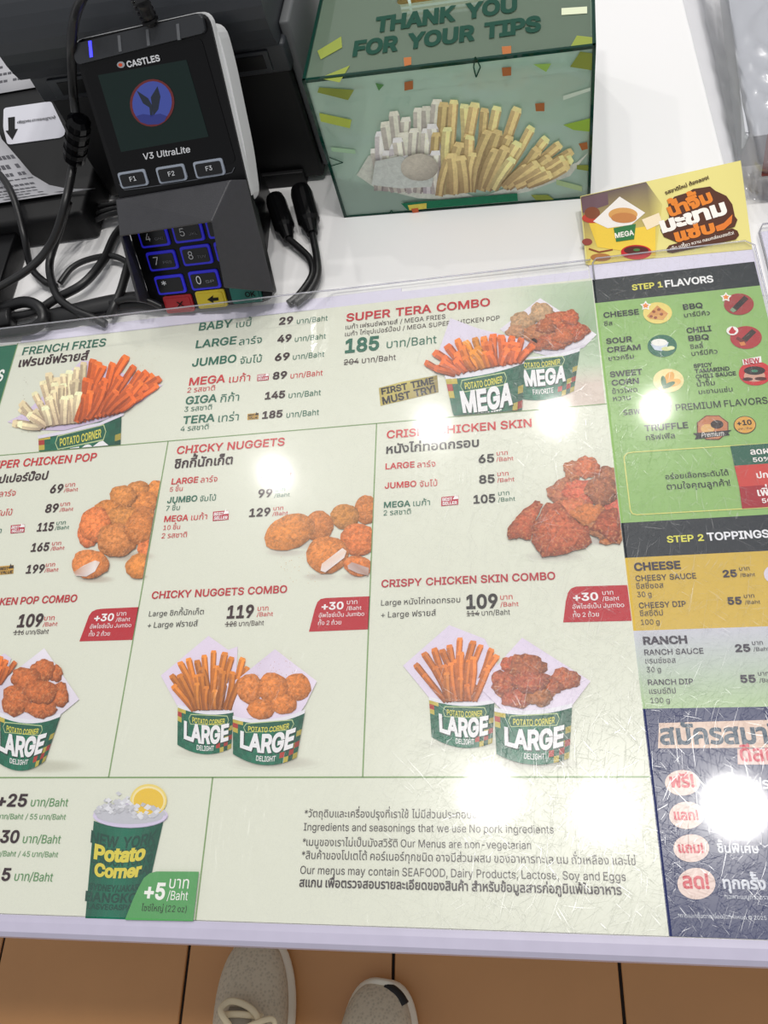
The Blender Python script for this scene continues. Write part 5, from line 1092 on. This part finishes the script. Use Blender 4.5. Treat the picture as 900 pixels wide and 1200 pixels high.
# ------------------------------------------------------------------ cables
def cable(label, pts, r, extra=None, group=None):
    o = tube('cable', [gp(x, y, z) for x, y, z in pts], r, 'rubber'); tag(o, label, 'cable', group); return o
c1 = cable('black cable with a ribbed ferrite block running down beside the card reader', [(118, -40, 0.20), (100, -10, 0.20), (88, 20, 0.18), (84, 60, 0.16), (86, 110, 0.12), (90, 150, 0.10), (86, 190, 0.068), (76, 240, 0.055), (60, 285, 0.034), (30, 318, 0.026), (-30, 352, 0.024)], 0.0034)
bm = bmesh.new(); fa, fb = gp(93, 139, 0.108), gp(87, 187, 0.070); dv = fb - fa
tube_bm(bm, [fa, fa + dv * 0.06, fa + dv * 0.1, fa + dv * 0.9, fa + dv * 0.95, fb], lambda t: 0.0055 if t in (0.0, 1.0) else 0.0088, 12)
link('ferrite_block', from_bm('ferrite_block', bm), M['dark_gloss'], c1)
for t in (0.25, 0.5, 0.75):
    bm = bmesh.new(); tube_bm(bm, [fa + dv * (t - 0.05), fa + dv * (t + 0.05)], 0.0094, 12); link('ferrite_rib', from_bm('ferrite_rib', bm), M['black_plastic'], c1)
c2 = tube('power_cord', [gp(*q) for q in [(150, -30, 0.19), (164, -4, 0.19), (172, 14, 0.180), (177, 26, 0.172)]], 0.0046, 'rubber', cr_)
for i in range(6):
    q = [gp(160 + 3.0 * i, -8 + 6.0 * i, 0.19 - 0.003 * i), gp(161.4 + 3.0 * i, -5.2 + 6.0 * i, 0.1885 - 0.003 * i)]
    bm = bmesh.new(); tube_bm(bm, q, 0.0060, 10); link('strain_relief', from_bm('strain_relief', bm), M['black_plastic'], c2)
cable('black cable hanging in a loop below the slip printer', [(-30, 180, 0.052), (0, 205, 0.046), (16, 232, 0.042), (28, 275, 0.030), (36, 312, 0.009), (52, 330, 0.0085), (66, 336, 0.0065)], 0.0030)
cable('black cable bending from the ferrite cable towards the menu edge', [(80, 236, 0.044), (70, 270, 0.026), (58, 310, 0.013), (66, 345, 0.014), (85, 362, 0.013), (108, 372, 0.010), (124, 380, 0.006)], 0.0034)
cable('black cable crossing from under the card reader to the left edge', [(180, 240, 0.006), (140, 270, 0.006), (122, 304, 0.010), (98, 332, 0.012), (66, 350, 0.010), (40, 366, 0.008), (10, 372, 0.006)], 0.0038)
cable('thin black cable arching beneath the card reader keypad', [(70, 332, 0.005), (84, 314, 0.007), (104, 304, 0.008), (130, 300, 0.009), (150, 308, 0.008), (176, 330, 0.006)], 0.0026)
cable('black cable dropping steeply from the reader to the flat strap', [(158, 286, 0.010), (150, 312, 0.012), (142, 340, 0.013), (134, 358, 0.012), (128, 372, 0.008)], 0.0036)
cable('black cable arching low over the flat strap', [(130, 356, 0.012), (150, 350, 0.016), (172, 352, 0.016), (190, 360, 0.010)], 0.0026)
for i, dy in enumerate((0, 6, 11)):
    cable('%s of three short black cables tucked under the card reader' % ('uppermost', 'middle', 'lowest')[i], [(98 + 4 * i, 250 + dy, 0.010), (114 + 3 * i, 243 + dy, 0.012), (136, 238 + dy, 0.012), (152, 236 + dy, 0.010)], 0.0026, group='short cables under the card reader')
st = tube('cable_strap', [gp(*q) for q in [(52, 374, 0.006), (80, 368, 0.008), (120, 358, 0.008), (160, 352, 0.007), (196, 354, 0.005)]], 0.009, 'rubber', flat=0.55); tag(st, 'flat black cable bundle lying along the top of the menu sleeve', 'cable')
lp_ = empty('cable_loop', gp(30, 372, 0)); tag(lp_, 'thick black rubber loop at the upper left corner of menu sleeve', 'cable')
tube('loop', [gp(*q) for q in [(-30, 372, 0.009), (0, 362, 0.010), (28, 354, 0.014), (46, 360, 0.016), (51, 374, 0.013), (40, 384, 0.010), (20, 388, 0.008), (-20, 392, 0.007)]], 0.0048, 'rubber', lp_)
tube('sleeve_end', [gp(*q) for q in [(-30, 384, 0.008), (-4, 376, 0.009), (14, 372, 0.009)]], 0.0095, 'rubber', lp_, flat=0.8)
# plugs in front of the receipt printer
for nm, a, b, pts, rr in [('black round plug with a cable below the charcoal receipt printer', (352, 222, 0.016), (366, 274, 0.010), [(366, 274, 0.010), (371, 300, 0.009), (372, 322, 0.008), (362, 342, 0.007), (346, 356, 0.0065)], 0.0092),
                          ('black flat plug with a cable behind the round plug', (322, 232, 0.014), (338, 280, 0.008), [(338, 280, 0.008), (352, 292, 0.0065), (363, 304, 0.0055), (366, 322, 0.005), (352, 344, 0.0048), (338, 356, 0.0048)], 0.0085)]:
    c = cable(nm, pts, 0.0030); P0, P1 = gp(*a), gp(*b); d = P1 - P0
    bm = bmesh.new(); tube_bm(bm, [P0, P0 + d * 0.12, P0 + d * 0.16, P0 + d * 0.72, P0 + d * 0.78, P1], lambda t, rr=rr: rr * (0.86 if t == 0.0 else 0.5 if t == 1.0 else 0.78 if t > 0.75 else 1.0), 16)
    link('plug', from_bm('plug', bm), M['black_plastic'], c)

# ------------------------------------------------------------------ clear bag with a package at the right
pk = empty('boxed_item', (0.27, 0.60, 0)); tag(pk, 'pale grey box seen through the crinkled clear plastic bag', 'box')
pq = [gp(866, 196)[:2], gp(1010, 176)[:2], gp(1020, -60)[:2], gp(838, -46)[:2]]
W0 = Plane((0, 0, 0), (1, 0, 0), (0, 1, 0))
prism('body', W0, pq, 0.0, 0.026, mat('grey_card', (196, 198, 204), 0.45), pk, r=0.006, bevel=0.003)
q2 = [W0.ab(*q) for q in [(897, 165), (1005, 150), (1010, 196), (890, 206)]]
prism('picture_label', Plane((0, 0, 0.0265), (1, 0, 0), (0, 1, 0)), [Plane((0, 0, 0.0265), (1, 0, 0), (0, 1, 0)).ab(*q) for q in [(899, 158), (1000, 150), (1005, 196), (892, 207)]], 0, 0.0005, mat('brown_print', (96, 44, 38), 0.4, noise=0.4, nscale=120), pk, label='dark reddish brown printed label')
bm = bmesh.new(); nb_x, nb_y = 44, 60; grid = []
lft = lambda t: (792 + (858 - 792) * t, -30 + (232 - -30) * t); rgt = lambda t: (1020, -40 + (240 + 40) * t)
for j in range(nb_y + 1):
    row = []
    for i in range(nb_x + 1):
        u, v = i / nb_x, j / nb_y; l, r_ = lft(v), rgt(v)
        x, y = l[0] + (r_[0] - l[0]) * u, l[1] + (r_[1] - l[1]) * u
        rise = 0.032 * sstep((u - 0.06) / 0.22) * sstep((1 - v) / 0.16) + 0.0012
        wr = 0.6 * (0.0022 * math.sin(38 * u + 9 * math.sin(7 * v)) + 0.0016 * math.sin(55 * v + 14 * u + 3 * math.sin(21 * u)) + rnd.uniform(-0.0002, 0.0002))
        wr += 0.0016 * max(0, 1 - u / 0.12) * max(0, math.sin(70 * v + 4 * math.sin(17 * v))) * min(1, u / 0.01)
        g = gp(x, y, 0.0); row.append(bm.verts.new((g.x * (1 - rise / HC), g.y * (1 - rise / HC), rise + max(0, wr) * (0.3 + sstep(u / 0.2)))))
    grid.append(row)
for j in range(nb_y):
    for i in range(nb_x): bm.faces.new((grid[j][i], grid[j][i + 1], grid[j + 1][i + 1], grid[j + 1][i]))
M['bag'] = clear_mat('bag_film', (0.90, 0.905, 0.92), rough=0.10, wide=0.3, g_wide=0.05, haze=0.12, scratch=False)
bg = link('plastic_bag', from_bm('plastic_bag', bm, True), M['bag']); tag(bg, 'crinkled clear plastic bag lying on the white counter beside the promo card', 'bag')

# ------------------------------------------------------------------ shoes of the person standing at the counter
M['knit'] = None
m = mat('knit', (198, 186, 165), 0.85); nt = m.node_tree; b_ = nt.nodes['Principled BSDF']; tc = nt.nodes.new('ShaderNodeTexCoord'); vo = nt.nodes.new('ShaderNodeTexVoronoi'); vo.inputs['Scale'].default_value = 240
nt.links.new(tc.outputs['Object'], vo.inputs['Vector']); rp_ = nt.nodes.new('ShaderNodeMapRange'); rp_.inputs[1].default_value = 0.15; rp_.inputs[2].default_value = 0.55; rp_.inputs[3].default_value = 0.80; rp_.inputs[4].default_value = 1.05
nt.links.new(vo.outputs['Distance'], rp_.inputs[0]); mx = nt.nodes.new('ShaderNodeMix'); mx.data_type = 'RGBA'; mx.blend_type = 'MULTIPLY'; mx.inputs[0].default_value = 1; mx.inputs[6].default_value = lin((198, 186, 165))
nt.links.new(rp_.outputs[0], mx.inputs[7]); nt.links.new(mx.outputs[2], b_.inputs['Base Color']); bp = nt.nodes.new('ShaderNodeBump'); bp.inputs['Strength'].default_value = 0.5; bp.inputs['Distance'].default_value = 0.001; nt.links.new(vo.outputs['Distance'], bp.inputs['Height']); nt.links.new(bp.outputs[0], b_.inputs['Normal'])
M['knit'] = m; M['sole'] = mat('sole_foam', (234, 228, 212), 0.6, noise=0.05); M['lace'] = mat('lace', (226, 212, 180), 0.8); M['guard'] = mat('toe_rubber', (20, 20, 22), 0.5); M['lining'] = mat('shoe_lining', (70, 66, 60), 0.9); M['suede'] = mat('toe_overlay', (150, 142, 128), 0.8)
def shoe(tip, ang, mirror, label, guard):
    L_ = 0.292; root = empty('shoe', (tip[0], tip[1], FLOOR_Z)); tag(root, label, 'shoe', 'pair of shoes on the floor')
    ca, sa = math.cos(ang), math.sin(ang)
    def wp(s, x, z):   # s: distance behind the toe tip, x: sideways, z: up
        x *= mirror; return Vector((tip[0] + x * ca + s * sa, tip[1] + x * sa - s * ca, FLOOR_Z + z))
    # half widths (inner, outer), top height along the shoe
    st_ = [(0.000, 0.010, 0.010, 0.034), (0.006, 0.026, 0.024, 0.042), (0.016, 0.037, 0.034, 0.050), (0.032, 0.046, 0.042, 0.058), (0.055, 0.052, 0.049, 0.066), (0.085, 0.053, 0.053, 0.078), (0.115, 0.049, 0.052, 0.092), (0.15, 0.043, 0.047, 0.104), (0.19, 0.039, 0.041, 0.100), (0.235, 0.038, 0.038, 0.102), (0.268, 0.034, 0.034, 0.108), (0.286, 0.022, 0.022, 0.104), (0.292, 0.008, 0.008, 0.090)]
    def loft(name, zlo, ztop, shrink, m_, cap=True):
        bm = bmesh.new(); rings = []; N = 14
        for (s, wi, wo, zt) in st_:
            ring = []
            zt_ = ztop(s, zt); z0 = zlo(s)
            for k in range(N + 1):
                t = math.pi * k / N; c_, sn = math.cos(t), math.sin(t); wdt = (wo if c_ > 0 else wi) - shrink
                e = 0.75
                ring.append(bm.verts.new(wp(s + shrink * (1 - 2 * s / L_), math.copysign(abs(c_) ** e, c_) * max(wdt, 0.003), z0 + (zt_ - z0) * sn ** e)))
            rings.append(ring)
        for a, b in zip(rings, rings[1:]):
            for k in range(N): bm.faces.new((a[k], a[k + 1], b[k + 1], b[k]))
            bm.faces.new((a[0], b[0], b[N], a[N]))
        bm.faces.new(rings[0]); bm.faces.new(rings[-1][::-1])
        o = link(name, from_bm(name, bm, True), M[m_], root); o.modifiers.new('sub', 'SUBSURF').render_levels = 1; return o
    toe = lambda s: 0.012 * max(0, 1 - s / 0.05) ** 2
    loft('sole', lambda s: toe(s), lambda s, zt: 0.030 + toe(s), -0.0035, 'sole')
    loft('upper', lambda s: 0.018 + toe(s), lambda s, zt: zt, 0.0005, 'knit')
    # opening
    bm = bmesh.new(); ring = [wp(0.215 + 0.050 * math.cos(t), 0.025 * math.sin(t), 0.1015 + 0.006 * math.cos(t)) for t in [i * math.pi / 10 for i in range(20)]]; bm.faces.new([bm.verts.new(q) for q in ring]); link('lining', from_bm('lining', bm), M['lining'], root)
    tube('collar', [wp(0.215 + 0.052 * math.cos(t), 0.027 * math.sin(t), 0.1005 + 0.006 * math.cos(t)) for t in [i * math.pi / 8 for i in range(17)]], 0.006, 'knit', root, n=3)
    # tongue and laces
    bm = bmesh.new(); pr_ = None
    for s, hw, z in [(0.082, 0.014, 0.0795), (0.10, 0.017, 0.087), (0.125, 0.019, 0.0965), (0.15, 0.020, 0.106), (0.172, 0.021, 0.114)]:
        row = [bm.verts.new(wp(s, x * hw, z - 0.004 * x * x)) for x in (-1, -0.5, 0, 0.5, 1)]
        if pr_:
            for k in range(4): bm.faces.new((pr_[k], pr_[k + 1], row[k + 1], row[k]))
        pr_ = row
    tg = link('tongue', from_bm('tongue', bm, True), M['suede'], root); tg.modifiers.new('t', 'SOLIDIFY').thickness = 0.004
    for i in range(5):
        s = 0.088 + 0.018 * i; z = 0.084 + 0.0072 * i; tube('lace', [wp(s + 0.004, -0.030, z - 0.013), wp(s + 0.001, -0.016, z + 0.001), wp(s, 0, z + 0.004), wp(s + 0.001, 0.016, z + 0.001), wp(s + 0.004, 0.030, z - 0.013)], 0.0040, 'lace', root, flat=0.5, seg=8)
    tube('lace', [wp(0.100, -0.006, 0.098), wp(0.084, -0.022, 0.092), wp(0.074, -0.012, 0.086), wp(0.078, 0.010, 0.087), wp(0.088, 0.026, 0.090), wp(0.104, 0.030, 0.088), wp(0.112, 0.014, 0.098)], 0.0042, 'lace', root, flat=0.5, seg=8)
    tube('lace_loop', [wp(0.110, 0.0, 0.104), wp(0.098, 0.024, 0.102), wp(0.092, 0.044, 0.086), wp(0.102, 0.046, 0.080), wp(0.114, 0.024, 0.100)], 0.0036, 'lace', root, flat=0.5, seg=8)
    if guard:
        tube('toe_guard', [wp(0.0075, 0.004, 0.034), wp(0.0085, 0.014, 0.036), wp(0.014, 0.024, 0.037), wp(0.022, 0.032, 0.038)], 0.0068, 'guard', root, label='black rubber toe patch')
    return root
g1, g2 = gp(298, 1101, FLOOR_Z + 0.045), gp(449, 1150, FLOOR_Z + 0.035)
shoe((g1.x, g1.y + 0.004), 0.02, 1, 'beige knit sneaker whose toe reaches under the counter edge', False)
shoe((g2.x, g2.y), -0.10, 1, 'beige knit sneaker with a black rubber toe patch', True)

# ------------------------------------------------------------------ all lettering and pictures
glyphs()
for p in PENDING: p.finish()
